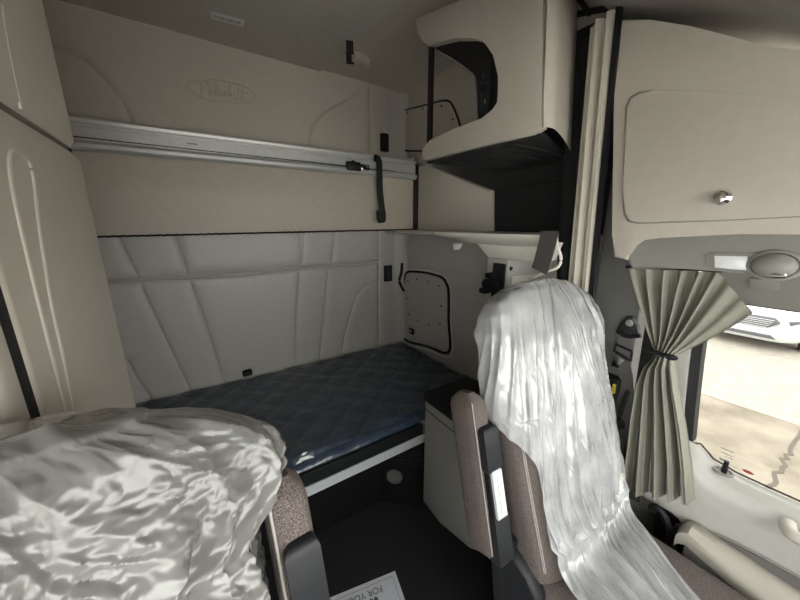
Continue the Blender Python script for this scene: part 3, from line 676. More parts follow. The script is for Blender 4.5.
bm = B(); prism(bm, sc_pts, (.05, 0, 0), .016, 3); obj('side_shield', bm, DGREY, ds)
bm = B(); q = [RX(*p, .675) for p in ((503, 533), (506, 541), (508, 551))]; tube(bm, smoothline(q, 4), .008, 8); box(bm, .665, .70, q[1].y-.03, q[1].y+.03, q[1].z-.04, q[1].z+.03, .006); obj('recline_hinge', bm, BLACK, ds)
bm = B(); q = RX(504, 536, .66); box(bm, .655, .668, q.y-.009, q.y+.009, q.z-.02, q.z+.012, .003); obj('recline_lever', bm, CHROME, ds)

# plastic cover over the driver's seat
bm = B()
def sstep(a, b, x): t = min(1, max(0, (x-a)/(b-a))); return t*t*(3-2*t)
S0, V0 = .13, .44
def dcov(u, v):
    """u: 0 left .. 1 right; v: 0 front of the cushion, V0 the crease, 1 the top of the backrest"""
    s = S0+max(0, v-V0)/(1-V0)*(1-S0); d = max(0, V0-v)/V0*.68
    aL = PI+.80-.95*sstep(.40, .62, s)-.5*sstep(.8, 1, s)+.05*nz(s*9, 3.3)+.02*nz(s*26, 7.7)   # left edge climbs round the side
    aR = 2*PI-.70+.95*sstep(.36, .60, s)+.6*sstep(.8, 1, s)+.04*nz(s*8, 1.3)
    a = around(aL, aR, u)
    q = DB.pt(s, a, .01); t = (q.x-.93)*2; t += (q.y-.40)*(1.2 if q.x > .93 else -1.2)*sstep(S0, .3, s)
    lane = math.exp(-((t+.05)/.22)**2); ss = s-d*.9
    fold = (.010+.014*lane)*max(0, ridge(t*8+.30*nz(ss*2.2, 2.)+d*.8, ss*.8, 5.))**2.0 + .006*max(0, ridge(t*19+.3*nz(ss*3, 8.)+d*2, ss*1.6, 1.))**1.5 + .002*nz(t*22, ss*14, 2.)
    fold += .012*max(0, nz(t*3+4, ss*4, 9.)) + .45*crumple(q.x*1.6+.6*(q.y-.4), (q.z-d)*.5, 3.)
    if d > 0:
        fold += .004*max(0, ridge(t*26+d*9, d*5, 6.))**1.5
        r = .075; th = min(PI/2, d/r); p = q.copy(); p.y = q.y-r*(1-math.cos(th)); p.z = q.z-r*math.sin(th)
        ex = max(0, d-r*PI/2); p.y -= ex
        k = sstep(0, .25, d); x0_ = .715+.02*ex; x1_ = 1.065-.13*sstep(.0, .32, ex); p.x = q.x+(x0_+(x1_-x0_)*u-q.x)*k
        e = min(u, 1-u); dr = .03*(1-e/.1)**2*k if e < .1 else 0
        fo = .010+fold; return Vector((p.x, p.y-fo*math.cos(th), p.z+fo*math.sin(th)-.004-dr))
    fade = 1-.75*sstep(.80, .93, s)
    p = DB.pt(s, a, .0)+(DB.pt(s, a, .010+fold*fade)-DB.pt(s, a, .0))
    fl = sstep(.62, .80, s)*(1-sstep(.90, .97, s))*sstep(.72, .95, u); p.x += .040*fl; p.y -= .012*fl
    if u < .16: p.x -= .020*(1-u/.16)*max(0, math.sin(min(1, max(0, (s-.50)/.3))*PI))
    return p
grid(bm, dcov, 340, 270)
# fold-over dome at the top
def dtop(u, v):
    a = 2*PI*u; r = 1-v; p = DB.pt(1.0, a, .014); c = DB.at(1.0)+Vector((0, 0, .016)); return c+(p-c)*r+Vector((0, 0, .005*(1-r*r)))
grid(bm, dtop, 48, 6)
o = obj('seat_cover', bm, FILM_D); tag(o, 'white translucent plastic sheet over the driver seat by the window', 'seat cover')

# passenger's seat
psd = thing('passenger_chair', 'passenger seat wrapped in silvery crinkled plastic in front of the tower cabinet', 'seat', (-.25, .2, FZ))
PB = Back((-.26, .16, .72), (-.255, .375, 1.517), [(0, .50), (.35, .505), (.70, .505), (.86, .50), (.92, .48), (.96, .43), (.985, .36), (1, .26)], [(0, .16), (.5, .15), (.85, .13), (.95, .11), (.985, .08), (1, .05)])
obj('backrest', PB.mesh(), TWEED, psd)
seat_cushion(psd, -.24, .24, -.30, .52, .76, -.02)
armrest(psd, (.049, .325, 1.425), (.057, .243, 1.115), .046, .062, 1)
bm = B(); box(bm, -.46, -.02, -.22, .28, FZ+.02, .64, .03); obj('pedestal', bm, DGREY, psd)
bm = B()
def pcov(u, v):
    s = .25+v*.75; aL, aR = PI-.2, 2*PI+.45+.5*sstep(.8, 1, s); a = around(aL, aR, u)
    q = PB.pt(s, a, .01); t = (q.x+.10)*(1.3+1.2*(1-s))+(q.y-.25)*.9
    fold = .024*max(0, ridge(t*8+.5*nz(s*5, 9.), s*1.3, 7.7))**2.2 + .013*max(0, ridge(t*16+s*3, s*4, 3.))**2 + .85*crush(q.x+.6*(q.y-.25), q.z)
    fold += (.018*math.exp(-((q.x+.075+.010*nz(q.z*8, 1.))/.009)**2)+.015*math.exp(-((q.x+.055-.05*(.9-s)/.3+.008*nz(q.z*9, 4.))/.010)**2))*(1-sstep(.84, .95, s))
    fade = (1-.75*sstep(.80, .99, s))*(1-.35*sstep(.80, .95, u))
    p = PB.pt(s, a, .010+fold*fade)
    bul = max(0, 1-((s-.905)/.075)**2)*max(0, math.sin((u-.66)/.34*PI)) if u > .66 else 0
    p.x += .050*bul; p.y += .014*bul
    return p
grid(bm, pcov, 560, 420)
def ptop(u, v):
    a = 2*PI*u; r = 1-v; p = PB.pt(1.0, a, .014); c = PB.at(1.0)+Vector((0, 0, .016)); return c+(p-c)*r+Vector((0, 0, .004*(1-r*r)))
grid(bm, ptop, 48, 6)
o = obj('seat_cover', bm, FILM_P); tag(o, 'silvery crinkled plastic sheet over the passenger seat in front of the bunk', 'seat cover')

# ------------------------------------------------------------------ paper mat on the floor
pc = [RZ(395, 571, FZ+.003), RZ(325, 600, FZ+.003)]
pv = (pc[1]-pc[0]).normalized(); pd = RZ(405, 603, FZ+.003)-pc[0]; pw = (pd-pv*pd.dot(pv)).normalized()
pm = thing('paper_floor_mat', 'white printed paper mat lying on the black cab floor', 'mat', tuple(pc[0]))
bm = B(); plate(bm, pc[0]+pv*.27+pw*.2, pv, pw, .54, .40, .0015); obj('sheet', bm, PAPER, pm)
tz_ = FZ+.0062
for v in bpy.data.objects['sheet'].data.vertices: pass
bm = B(); cc = pc[0]+pv*.27+pw*.2
for a, b_, w, h in ((0, -.182, .50, .003), (0, .182, .50, .003), (-.252, 0, .003, .36), (.252, 0, .003, .36)):
    q = cc+pv*a+pw*b_; prism(bm, [Vector((0, 0, 0))+q+pv*(i*w/2)+pw*(j*h/2)+Vector((0, 0, .0030)) for i, j in ((-1, -1), (1, -1), (1, 1), (-1, 1))], (0, 0, .0004))
obj('border_line', bm, INKL, pm)
def floor_text(nm, s, c, size, m):
    b = B(); text_mesh(b, s, c, pv, pw, size)
    o_ = obj(nm, b, m, pm, smooth=False); return o_
tc_ = RZ(352, 592, FZ+.003)
PU = -pv
floor_text('printed_words', 'FOR YOUR BO', pc[0]+pv*.185+pw*.044+Vector((0, 0, .0036)), .034, INK)
bm = B()
for s in ([(0, 0), (.2, 1), (.4, .2), (.6, 1), (.8, 0)], [(.9, .5), (1.1, .6), (1.2, 0), (1.0, .1), (1.3, .05)], [(1.4, 1.1), (1.5, 0), (1.7, .2)], [(1.8, .6), (1.9, .1), (2.1, .6), (2.0, -.5)]):
    tube(bm, smoothline([pc[0]+pv*(.10+x*.05)+pw*(.068+(1-y)*.03)+Vector((0, 0, .004)) for x, y in s], 5), .004, 6, flat=.3)
obj('script_print', bm, INK, pm)

# ------------------------------------------------------------------ sleeper curtain and rail
def drape(pts_top, pts_bot, nf, amp, nv=30, nu=160, ph=0):
    b = B()
    def fn(u, v):
        a = Vector(pts_top[0]).lerp(Vector(pts_top[1]), u); c = Vector(pts_bot[0]).lerp(Vector(pts_bot[1]), u); p = a.lerp(c, v)
        d = (Vector(pts_top[1])-Vector(pts_top[0])).normalized(); n = Vector((-d.y, d.x, 0)).normalized()
        w = math.sin(2*PI*nf*u+ph+.6*nz(u*4, v*1.2))+.35*math.sin(2*PI*nf*2.3*u+1+v)
        return p+n*amp*w*(1-.35*v*math.sin(v*3))
    grid(b, fn, nu, nv); return b
sc_ = thing('sleeper_curtain', 'long beige curtain bunched at the sleeper opening beside the driver overhead console', 'curtain', (1.25, .64, .6))
zt_ = 2.35
bm = drape([(1.176, .656, zt_-.02), (1.18, .586, zt_)], [(1.235, .616, .64), (1.238, .532, .64)], 2.2, .012); obj('folds', bm, DRAPE, sc_)
bm = drape([(1.305, .80, 2.40), (1.305, .722, 2.36)], [(1.305, .688, .64), (1.305, .608, .64)], 2.0, .008); obj('lining', bm, LINER, sc_, label='black lining of the curtain')
bm = B(); prism(bm, [(1.182, .586, 2.36), (1.182, .570, 2.36), (1.24, .515, .64), (1.24, .531, .64)], (.014, 0, 0)); obj('edge_binding', bm, BLACK, sc_)
bm = B(); tube(bm, smoothline([RX(*p, 1.20) for p in ((573, -10), (584, 6), (590, 14)) ], 5), .008, 8); tube(bm, smoothline([(1.21, .72, 2.405), (1.22, .64, 2.385), (1.23, .575, 2.365)], 5), .010, 8); obj('curtain_track', bm, BLACK, sc_)

# ------------------------------------------------------------------ console over the driver's door
HX = 1.20
dc = thing('driver_console', 'long overhead console with beige door above the driver window', 'cabinet', (1.28, .0, 1.6))
top_ = [RX(*p, HX) for p in ((617, 21), (625, 18), (650, 19.5), (690, 26), (730, 36), (765, 46), (800, 57))]
t_ = [(p.y, p.z) for p in top_] + [(-.2, 1.95), (-.85, 1.88)]
b_ = [(-.85, 1.70), (.0, 1.688)] + [(p.y, p.z) for p in (RX(800, 234.5, HX), RX(740, 234, HX), RX(660, 234, HX), RX(643, 236.5, HX), RX(634, 243, HX), RX(628, 252, HX), RX(625, 260, HX), RX(613, 257, HX), RX(612, 235, HX), RX(614, 100, HX))]
bm = B(); prism(bm, [(HX, y, z) for y, z in t_+b_], (.18, 0, 0), .012, 3); obj('housing', bm, BEIGE, dc)
dpts = [RX(*p, HX) for p in ((627, 108), (632, 98), (641, 92.5), (655, 91), (720, 93), (800, 99))]
dpts = [(p.y, p.z) for p in dpts]+[(-.30, 1.985-.10), (-.62, 1.86), (-.62, 1.735)]+[(p.y, p.z) for p in (RX(800, 216, HX), RX(720, 220, HX), RX(640, 223, HX), RX(630, 221, HX), RX(625.5, 214, HX), RX(624.5, 190, HX))]
cy_, cz_ = .1, 1.88
bm = B(); prism(bm, [(HX-.003, cy_+(y-cy_)*1.012, cz_+(z-cz_)*1.02) for y, z in dpts], (.01, 0, 0)); obj('door_gap', bm, GREYP, dc)
bm = B(); prism(bm, [(HX-.012, y, z) for y, z in dpts], (.016, 0, 0), .007, 3); cd = obj('door', bm, BEIGE, dc)
k_ = RX(721, 197.5, HX-.02); bm = B(); disc(bm, (HX-.012, k_.y, k_.z), (-1, 0, 0), [(.020, 0), (.020, .004), (.015, .010), (.016, .018), (.013, .021), (.004, .022)], 26); obj('knob', bm, CHROME, cd)
# grey lower header with lamp and dome
hp = [RX(*p, 1.235) for p in ((629, 268), (633, 250), (643, 240), (660, 236))]
bm = B()
prism(bm, [(1.225, .47, 1.60), (1.225, .44, 1.66), (1.225, .41, 1.688), (1.225, -.85, 1.688), (1.225, -.85, 1.58), (1.225, .15, 1.575), (1.225, .30, 1.572), (1.225, .44, 1.555)], (.14, 0, 0), .012, 3)
hd = struct('trim_9', bm, GREYP)
bm = B(); y_ = RX(755, 290, 1.25).y
prism(bm, [(1.245, -.85, 1.60), (1.36, -.85, 1.47), (1.36, .19, 1.47), (1.30, .27, 1.56), (1.245, .27, 1.60)], (.0, .0, .02)); struct('trim_10', bm, GREYP)
ml = thing('map_lamp', 'clear rectangular map lamp set in the grey header above the window', 'lamp', tuple(RX(735, 262, 1.22)))
def onh(px, py): return RX(px, py, 1.222)
q = [onh(*p) for p in ((705, 254.5), (712, 252), (757, 253), (762, 270), (757, 272), (712, 270), (706, 266))]
bm = B(); prism(bm, [p+Vector((-.002, 0, 0)) for p in q], (.01, 0, 0), .003); obj('bezel', bm, GREYP, ml)
q = [onh(*p) for p in ((714.5, 255.5), (748, 256), (748.5, 270.5), (715, 267.5))]
bm = B(); prism(bm, [p+Vector((-.006, 0, 0)) for p in q], (.006, 0, 0), .002); ln = obj('lens', bm, LENS, ml)
bm = B(); a, b2 = onh(716, 257), onh(728, 261); prism(bm, [p+Vector((-.0075, 0, 0)) for p in (onh(715.5, 257), onh(726, 260), onh(720, 267))], (.002, 0, 0)); obj('reflector', bm, WHITE, ln)
dm = onh(775, 265.5)
do = thing('air_vent', 'round swivel dome beside the map lamp in the grey header', 'vent', tuple(dm))
bm = B(); disc(bm, dm+Vector((.004, 0, 0)), (-1, 0, 0), [(.052, 0), (.049, .012), (.042, .016), (.039, .010)], 32, (1, .78)); obj('ring', bm, GREYP, do)
bm = B(); disc(bm, dm+Vector((0, 0, 0)), (-1, 0, -.25), [(.041, .002), (.036, .018), (.022, .028), (.006, .031)], 32, (1, .78)); dd_ = obj('dome', bm, GREYP, do)
bm = B(); disc(bm, dm+Vector((-.018, -.012, -.022)), (-.7, -.2, -.8), [(.016, 0), (.014, .003), (.004, .004)], 20, (1, .6)); obj('dome_badge', bm, CHROME, dd_)
bm = B(); q = RX(764, 285, 1.30); plate(bm, RX(764, 285, 1.285), (0, -1, 0), (.66, 0, -.75), .055, .04, .004, .001); o = obj('cover_plate', bm, GREYP); tag(o, 'small square grey cover plate under the round vent', 'cover')

# ------------------------------------------------------------------ driver's door and window
GX = 1.43
wtop, wbot, wr, wf = 1.47, .915, .225, -.78
win = [(wf, wtop), (wf, wbot-.0), (.02, wbot-.012), (.10, wbot-.012), (.16, wbot+.004), (.20, wbot+.04), (wr-.006, wbot+.09), (wr+.02, wtop)]
sill = [RX(*p, 1.37) for p in ((699, 447), (712, 462), (735, 476), (765, 490), (800, 506))]
wlow = [(p.y, p.z) for p in sill]
bm = B()
dl_ = [(-.85, FZ), (.36, FZ), (.385, .70), (.36, .98), (.30, 1.0), (.27, .99)]+[(p[0], p[1]-.07) for p in wlow]+[(-.3, wlow[-1][1]-.07), (-.85, wlow[-1][1]-.07)]
prism(bm, [(1.37, y, z) for y, z in dl_], (.09, 0, 0), .006)
door = struct('door_1', bm, VINYL)
# upper roll of the door lining: slopes inward from the glass
bm = B(); n = 40
ys = np.linspace(-.84, .30, n)
def wl(y):
    yy = [p[0] for p in wlow][::-1]; zz = [p[1] for p in wlow][::-1]
    return float(np.interp(y, yy, zz)) if y > yy[0] else zz[0]
def roll(u, v):
    y = -.84+u*1.17; z0 = wl(min(y, .215)) if y < .215 else wl(.215); 
    pr_ = [(1.385, 0), (1.345, .002), (1.315, -.015), (1.297, -.05), (1.290, -.10), (1.288, -.16), (1.287, -.24)]
    k = v*(len(pr_)-1); i = min(int(k), len(pr_)-2); t = k-i
    x = pr_[i][0]+(pr_[i+1][0]-pr_[i][0])*t; dz = pr_[i][1]+(pr_[i+1][1]-pr_[i][1])*t
    return (x, y, z0+dz)
grid(bm, roll, 60, 25); o = obj('door_lining', bm, VINYL, door)
bm = B()
lowp = [RX(*p, 1.29) for p in ((676, 523), (700, 527), (730, 538), (765, 556), (800, 575))]
tube(bm, [(1.280, p.y, p.z) for p in smoothline(lowp+[lowp[-1]+Vector((0, -.5, .03))], 5)], .003, 6); obj('lining_seam', bm, GREYP, door)
bm = B()
rec = [RX(*p, 1.30) for p in ((676, 524), (700, 527), (730, 538), (765, 556), (800, 575))]
rp = [(1.281, p.y, p.z) for p in rec]
prism(bm, rp+[(1.281, -.84, .74), (1.281, -.84, FZ), (1.281, .33, FZ)], (.08, 0, 0), .004); obj('lower_panel', bm, PILL, door)
arm0 = [RX(*p, 1.22) for p in ((674, 532), (690, 528))]
bm = B()
loft(bm, [[(1.20, y, zi), (1.225, y, (zi+zo)/2+.010), (1.252, y, zo), (1.285, y, zo-.012), (1.285, y, zo-.07), (1.205, y, zi-.05), (1.197, y, zi-.02)] for y, zi, zo in ((.176, .715, .718), (.168, .732, .736), (.15, .742, .747), (.06, .713, .737), (-.022, .686, .728), (-.30, .64, .70), (-.84, .60, .66))])
obj('armrest', bm, ARMB, door)
bm = B(); prism(bm, [(1.215, .155, .42), (1.215, .155, .70), (1.215, -.02, .655), (1.215, -.84, .57), (1.215, -.84, .42)], (.07, 0, 0), .010); obj('pocket_wall', bm, GREYP, door)
bm = B(); prism(bm, [(1.208, .07, .50), (1.208, .09, .60), (1.208, .05, .635), (1.208, -.05, .62), (1.208, -.70, .55), (1.208, -.70, .50)], (.010, 0, 0), .004); obj('pocket_opening', bm, BLACK, door)
bm = B(); q = RX(800, 533, 1.26)
tube(bm, smoothline([(1.292, q.y+.022, q.z-.010), (1.262, q.y+.016, q.z-.012), (1.25, q.y-.02, q.z-.012), (1.25, q.y-.2, q.z-.0), (1.292, q.y-.24, q.z)], 6), .017, 10); obj('pull_handle', bm, BEIGE, door)
q = RX(722, 478, 1.345); q.z = wl(q.y)+.005
bm = B(); disc(bm, (q.x, q.y, q.z), (0, 0, 1), [(.024, 0), (.024, .004), (.019, .0045), (.018, .001)], 24); lr = obj('lock_ring', bm, GREYP, door)
bm = B(); tube(bm, [(q.x, q.y, q.z), (q.x, q.y, q.z+.042)], [.0075, .006], 10); obj('lock_pin', bm, BLACK, door)
# window frame and pane
fr = [RX(*p, 1.40) for p in ((704, 328), (699, 365), (694, 410), (691, 442))]
bm = B()
loft(bm, [[(1.395, p.y+.022, p.z), (1.395, p.y-.004, p.z), (1.445, p.y-.004, p.z), (1.445, p.y+.022, p.z)] for p in [fr[0]+Vector((0, .0, .16))]+fr])
tube(bm, [(1.385, p[0]-.0, p[1]+.006) for p in [(fr[3].y, fr[3].z)]+wlow+[(-.84, wlow[-1][1])]], .0028, 6)
box(bm, 1.385, 1.445, -.84, .26, 1.462, 1.482, .004)
wn = struct('window_1', bm, RUBBER)
bm = B(); loft(bm, [[(1.375, p.y+.062, p.z), (1.375, p.y+.024, p.z), (1.44, p.y+.024, p.z), (1.44, p.y+.062, p.z)] for p in [fr[0]+Vector((0, 0, .17))]+fr+[fr[-1]+Vector((0, .01, -.06))]]); obj('frame', bm, VINYL, wn)
bm = B(); prism(bm, [(GX, -.84, wlow[-1][1]-.09), (GX, .28, wlow[-1][1]-.09), (GX, .28, 1.48), (GX, -.84, 1.48)], (.004, 0, 0)); obj('pane', bm, TINT, wn)
bm = B(); c = RX(748, 472, GX-.002); disc(bm, c, (-1, 0, 0), [(.013, 0), (.0125, .0006)], 20, (1, .42)); obj('red_sticker', bm, RED, wn)
bm = B()
for a, b2, w, h in ((727, 450, .030, .0035), (727, 454.5, .028, .002), (729, 458, .020, .002), (722, 459.5, .012, .008), (734, 467, .022, .0015)):
    c = RX(a, b2, GX-.002); box(bm, GX-.002, GX-.0015, c.y-w/2, c.y+w/2, c.z-h/2, c.z+h/2)
obj('window_print', bm, GREYPRINT, wn)
# door opening seal and grab handle
bm = B(); prism(bm, [RX(*p, 1.31) for p in ((655, 486), (672, 492), (680, 520), (676, 560), (674, 640), (650, 640), (654, 560))], (.03, 0, 0), .004); struct('trim_11', bm, RUBBER)
gh = thing('grab_handle', 'curved black grab handle by the door opening below the window curtain', 'handle', tuple(RX(672, 556, 1.24)))
bm = B(); tube(bm, smoothline([RX(*p, 1.235) for p in ((652, 508), (656, 507), (661, 511), (667, 522), (672, 535), (672, 547), (667, 556))], 6), [.010]*13+[.0115]*12+[.0125]*12, 10); obj('grip', bm, BLACK, gh)
bm = B(); disc(bm, RX(653, 509, 1.235), (-1, -.3, 0), [(.013, -.012), (.015, 0), (.011, .008), (.003, .010)], 16); obj('end_boss', bm, BLACK, gh)

# ------------------------------------------------------------------ window curtain, tied back
wc = thing('window_curtain', 'grey-green curtain tied back beside the driver window', 'curtain', tuple(RX(665, 500, 1.27)))
rows = [  # v, left px, right px
    (0.00, (628, 268), (722, 272)), (.06, (630, 277), (738, 292)), (.12, (633, 287), (751, 311)), (.20, (637, 302), (738, 324)), (.30, (644, 322), (706, 338)), (.40, (653, 341), (682, 350)),
    (.46, (656, 351), (675, 355)), (.50, (655, 357), (674, 358.5)), (.55, (646, 366), (675, 368)), (.62, (640, 382), (678, 388)), (.75, (634, 418), (685, 425)), (.88, (629, 458), (691, 465)), (1.0, (625, 492), (694, 502))]
def irow(v):
    n = len(rows); k = max(i for i in range(n) if rows[i][0] <= v); k = min(k, n-2)
    t = (v-rows[k][0])/(rows[k+1][0]-rows[k][0]); P = [rows[max(k-1, 0)], rows[k], rows[k+1], rows[min(k+2, n-1)]]
    def cr(a, b, c, d):
        return b+.5*t*((c-a)*.8+t*(2*a-5*b+4*c-d+.2*(c-a)*0)*.8+t*t*(3*b-a-3*c+d)*.8) if False else b+(c-b)*(t*t*(3-2*t)*.6+t*.4)
    return [(cr(*[p[s_][0] for p in P]), cr(*[p[s_][1] for p in P])) for s_ in (1, 2)]
def irow_straight(v):
    for a, b2 in zip(rows, rows[1:]):
        if v <= b2[0]:
            t = (v-a[0])/(b2[0]-a[0]); return [(a[k][0]+(b2[k][0]-a[k][0])*t, a[k][1]+(b2[k][1]-a[k][1])*t) for k in (1, 2)]
    return rows[-1][1:]
def wcf(u, v):
    tight = math.exp(-((v-.48)/.09)**2)
    Wp = (656+19*u, 351.5+4*u)
    if v <= .48:
        t = v/.48
        T = (628+(718-628)*u/.66, 268+4*u/.66) if u < .66 else (718+(753-718)*(u-.66)/.34, 272+(313-272)*(u-.66)/.34)
        C = (T[0]*.48+Wp[0]*.52, T[1]*.42+Wp[1]*.58+(3*u if u > .6 else 0))
        px = (1-t)**2*T[0]+2*t*(1-t)*C[0]+t*t*Wp[0]; py = (1-t)**2*T[1]+2*t*(1-t)*C[1]+t*t*Wp[1]
    else:
        l, r = irow(v); k = min(1, (v-.48)/.06); k = k*k*(3-2*k)
        px = (l[0]+(r[0]-l[0])*u)*k+Wp[0]*(1-k); py = (l[1]+(r[1]-l[1])*u)*k+(Wp[1]+(v-.48)*90)*(1-k)
    smooth_ = min(1, max(0, (u-.60)/.2)) if v < .48 else 0
    w = math.sin(2*PI*8*u+.7*nz(u*3, v*1.4)) if v < .48 else math.sin(2*PI*4.3*u+.9*nz(u*3, v*1.2)+2.)
    w = math.copysign(abs(w)**.75, w)+.22*math.sin(2*PI*15*u+1.5)*(1-smooth_)+.25*nz(u*6, v*4)
    amp = (.019 if v < .48 else .026)*(1-.72*smooth_)*(1-.45*tight)
    if v < .10: amp *= .6+.4*v/.10
    p = RX(px, py, 1.262); b0 = .03*math.sin(u*PI)*tight
    bl = .035*smooth_*math.sin(PI*min(1, v/.48))*(1-u)*2
    return p+Vector((-b0-bl-amp*w, .0, 0))
bm = B(); grid(bm, wcf, 220, 110); obj('cloth', bm, CURT, wc)
bm = B(); tube(bm, smoothline([RX(*p, 1.215) for p in ((647, 350.5), (655, 352.5), (664, 355), (670, 357))], 5), .006, 8); disc(bm, RX(671, 357, 1.212), (-1, -.2, 0), [(.006, -.01), (.012, 0), (.011, .006), (.003, .010)], 14, (1.5, .8)); obj('tieback', bm, BLACK, wc)
# track at the top
bm = B(); tube(bm, [RX(626, 267, 1.255), RX(680, 268.5, 1.255), RX(722, 271, 1.255)], .005, 8); obj('track', bm, BLACK, wc)

# ------------------------------------------------------------------ seat belt
BXP = 1.335
sbt = thing('seat_belt', 'grey seat belt with metal tongue hanging on the pillar behind the tied curtain', 'seat belt', tuple(RX(620, 370, BXP)))
q = [RX(*p, BXP) for p in ((617, 332), (623, 321), (629, 315.5), (634, 317), (639, 325), (640, 333), (636, 336), (625, 334.5))]
bm = B(); prism(bm, [p+Vector((-.02, 0, 0)) for p in q], (.03, 0, 0), .006, 3); obj('anchor_cover', bm, DGREY, sbt)
bm = B(); c = RX(629.5, 323, BXP-.022); disc(bm, c, (-1, 0, 0), [(.013, 0), (.011, .006), (.003, .008)], 18); obj('bolt', bm, GREYP, sbt)
bm = B(); q = [RX(*p, BXP-.02) for p in ((619.5, 332), (627, 336.5), (641, 335.5))]; tube(bm, smoothline(q, 5), .008, 8); obj('slot_loop', bm, BLACK, sbt)
bm = B(); ribbon(bm, [RX(*p, BXP-.014) for p in ((626, 335), (624, 347), (622, 357), (626, 375), (629, 420), (633, 500))], (0, 1, -.15), .046, .003); obj('webbing', bm, BELT, sbt)
bm = B(); c = RX(623.5, 350, BXP-.025)
for a, b2 in (((616, 344.5), (632, 351.5)), ((614, 351), (630.5, 361)), ((616, 344.5), (614, 351)), ((632, 351.5), (630.5, 361))):
    tube(bm, [RX(*a, BXP-.026), RX(*b2, BXP-.026)], .0045, 8)
tf = obj('tongue_frame', bm, BLACK, sbt)
q = [RX(*p, BXP-.028) for p in ((615.5, 355.5), (624, 360), (618, 368.5), (611, 365.5))]
bm = B(); prism(bm, q, (.003, 0, 0), .001); tg = obj('metal_tongue', bm, CHROME, sbt)
q = [RX(*p, BXP-.030) for p in ((613.5, 363.5), (616.5, 365), (615.3, 367), (612.8, 365.8))]
bm = B(); prism(bm, q, (.002, 0, 0)); obj('tongue_slot', bm, BLACK, tg)
bm = B(); q = RX(614.5, 388, 1.30); box(bm, 1.29, 1.30, q.y-.006, q.y+.006, q.z-.022, q.z+.018, .003); obj('warning_tag', bm, YELLOW, sbt, label='tiny yellow tag')
bm = B(); box(bm, 1.301, 1.35, .44, .50, .70, 1.12, .01); struct('trim_12', bm, BLACK)
bm = B(); tube(bm, smoothline([RX(*p, 1.29) for p in ((628, 392), (621, 412), (618.5, 430), (620, 447), (626, 458))], 6), .007, 8); disc(bm, RX(619, 424, 1.29), (-1, 0, 0), [(.018, -.01), (.02, 0), (.01, .01)], 16); o = obj('belt_buckle_stalk', bm, DGREY); tag(o, 'dark buckle stalk between driver seat edge and curtain hem', 'buckle stalk')

# ------------------------------------------------------------------ outside: ground, crack, white car
GZ = -1.0
bm = B(); box(bm, -30, 40, -30, 40, GZ-.1, GZ); struct('ground', bm, CONC)
s0, s1 = RZ(700, 378, GZ), RZ(800, 402, GZ)
bm = B(); box(bm, s0.x-.7, 30, -25, 30, GZ, GZ+.006); struct('ground_slab', bm, SLAB)
bm = B(); box(bm, -25, 3.2, -25, -1.6, GZ, GZ+.006); box(bm, -25, -1.2, -1.6, 25, GZ, GZ+.006); struct('bounce_apron', bm, BOUNCE)  # added out of view: bright ground that bounces light up to the ceiling
bm = B(); ck = [RZ(*p, GZ+.004) for p in ((800, 428), (791, 447), (788, 455), (783, 462), (779, 470), (774, 478), (770, 485), (767, 492), (762, 505))]
pts = []
for a, c in zip(ck, ck[1:]):
    for t in (0, .35, .7): p = a.lerp(c, t); pts.append(p+Vector((random.uniform(-.03, .03), random.uniform(-.03, .03), 0)))
ribbon(bm, pts, (0, 1, 0), .035, .004); struct('ground_crack', bm, CRACKM)
car = thing('parked_car', 'white car parked nose-on across the concrete yard, seen through the window', 'car', (12.3, 1.30, GZ))
CYC = 1.30
prof = [  # x, half width, z bottom, z top
    (10.22, .55, .30, .50), (10.28, .74, .22, .62), (10.40, .86, .20, .78), (10.65, .90, .19, .88), (11.2, .91, .18, .97), (11.5, .91, .18, 1.0), (13.6, .91, .18, 1.02), (14.4, .88, .22, 1.0), (14.6, .80, .30, .92)]
bm = B(); rings = []
for x, hw, z0, z1 in prof:
    rings.append([(x, CYC+hw*math.copysign(abs(math.cos(a))**.45, math.cos(a)), GZ+(z0+z1)/2+(z1-z0)/2*math.copysign(abs(math.sin(a))**.45, math.sin(a))) for a in [2*PI*k/32 for k in range(32)]])
loft(bm, rings); obj('body', bm, CARW, car)
bm = B(); rings = []
for x, hw, z1 in ((11.35, .80, 1.0), (12.0, .68, 1.45), (12.4, .66, 1.52), (13.6, .64, 1.48), (14.3, .72, 1.0)):
    rings.append([(x, CYC-hw, GZ+.95), (x, CYC+hw, GZ+.95), (x, CYC+hw*.9, GZ+z1), (x, CYC-hw*.9, GZ+z1)])
loft(bm, rings); obj('glasshouse', bm, CARGL, car)
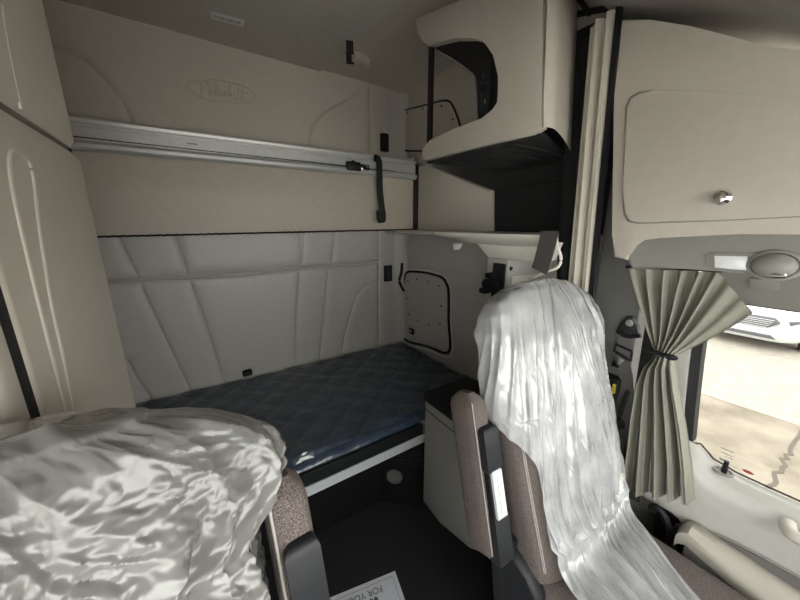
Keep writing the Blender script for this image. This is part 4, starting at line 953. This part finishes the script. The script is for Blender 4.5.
bm = B(); prism(bm, [(10.20, CYC-.50, GZ+.66), (10.20, CYC-.34, GZ+.52), (10.20, CYC+.34, GZ+.52), (10.20, CYC+.50, GZ+.66), (10.30, CYC+.40, GZ+.74), (10.30, CYC-.40, GZ+.74)], (.12, 0, 0), .01); gr = obj('grille', bm, CARG, car)
for k in range(5):
    b = B(); box(b, 10.185, 10.20, CYC-.42+.02*k, CYC+.42-.02*k, GZ+.70-.042*k, GZ+.712-.042*k); obj('grille_bar', b, CARW, gr)
bm = B(); prism(bm, [(10.19, CYC-.50, GZ+.30), (10.19, CYC+.50, GZ+.30), (10.19, CYC+.42, GZ+.37), (10.19, CYC-.42, GZ+.37)], (.1, 0, 0), .01); obj('lower_intake', bm, CARG, car)
for s in (-1, 1):
    b = B(); prism(b, [(10.30, CYC+s*.60, GZ+.70), (10.42, CYC+s*.84, GZ+.76), (10.42, CYC+s*.86, GZ+.66), (10.30, CYC+s*.66, GZ+.58)], (.12, 0, 0), .01); obj('headlamp', b, CARG, car)
    for x in (11.0, 13.7):
        b = B(); disc(b, (x, CYC+s*.78, GZ+.33), (0, s, 0), [(.32, 0), (.33, .03), (.33, .15), (.30, .17), (.2, .16)], 28); obj('wheel', b, RUBBER, car)

# ------------------------------------------------------------------ light
w = bpy.data.worlds.new('overcast'); SC.world = w; w.use_nodes = True
nt = w.node_tree; bg = nt.nodes['Background']
tc = nt.nodes.new('ShaderNodeTexCoord'); sep = nt.nodes.new('ShaderNodeSeparateXYZ'); rp = nt.nodes.new('ShaderNodeValToRGB')
nt.links.new(tc.outputs['Generated'], sep.inputs[0]); nt.links.new(sep.outputs['Z'], rp.inputs[0]); nt.links.new(rp.outputs[0], bg.inputs['Color'])
rp.color_ramp.elements[0].position = 0; rp.color_ramp.elements[0].color = (1.0, .975, .94, 1)
rp.color_ramp.elements[1].position = 1; rp.color_ramp.elements[1].color = (1.0, .985, .96, 1)
bg.inputs['Strength'].default_value = 1.0
SC.cycles.max_bounces = 14; SC.cycles.diffuse_bounces = 8; SC.cycles.transparent_max_bounces = 16
SC.view_settings.view_transform = 'Standard'; SC.view_settings.look = 'None'; SC.view_settings.gamma = 1; SC.view_settings.use_curve_mapping = False
SC.view_settings.exposure = 2.92
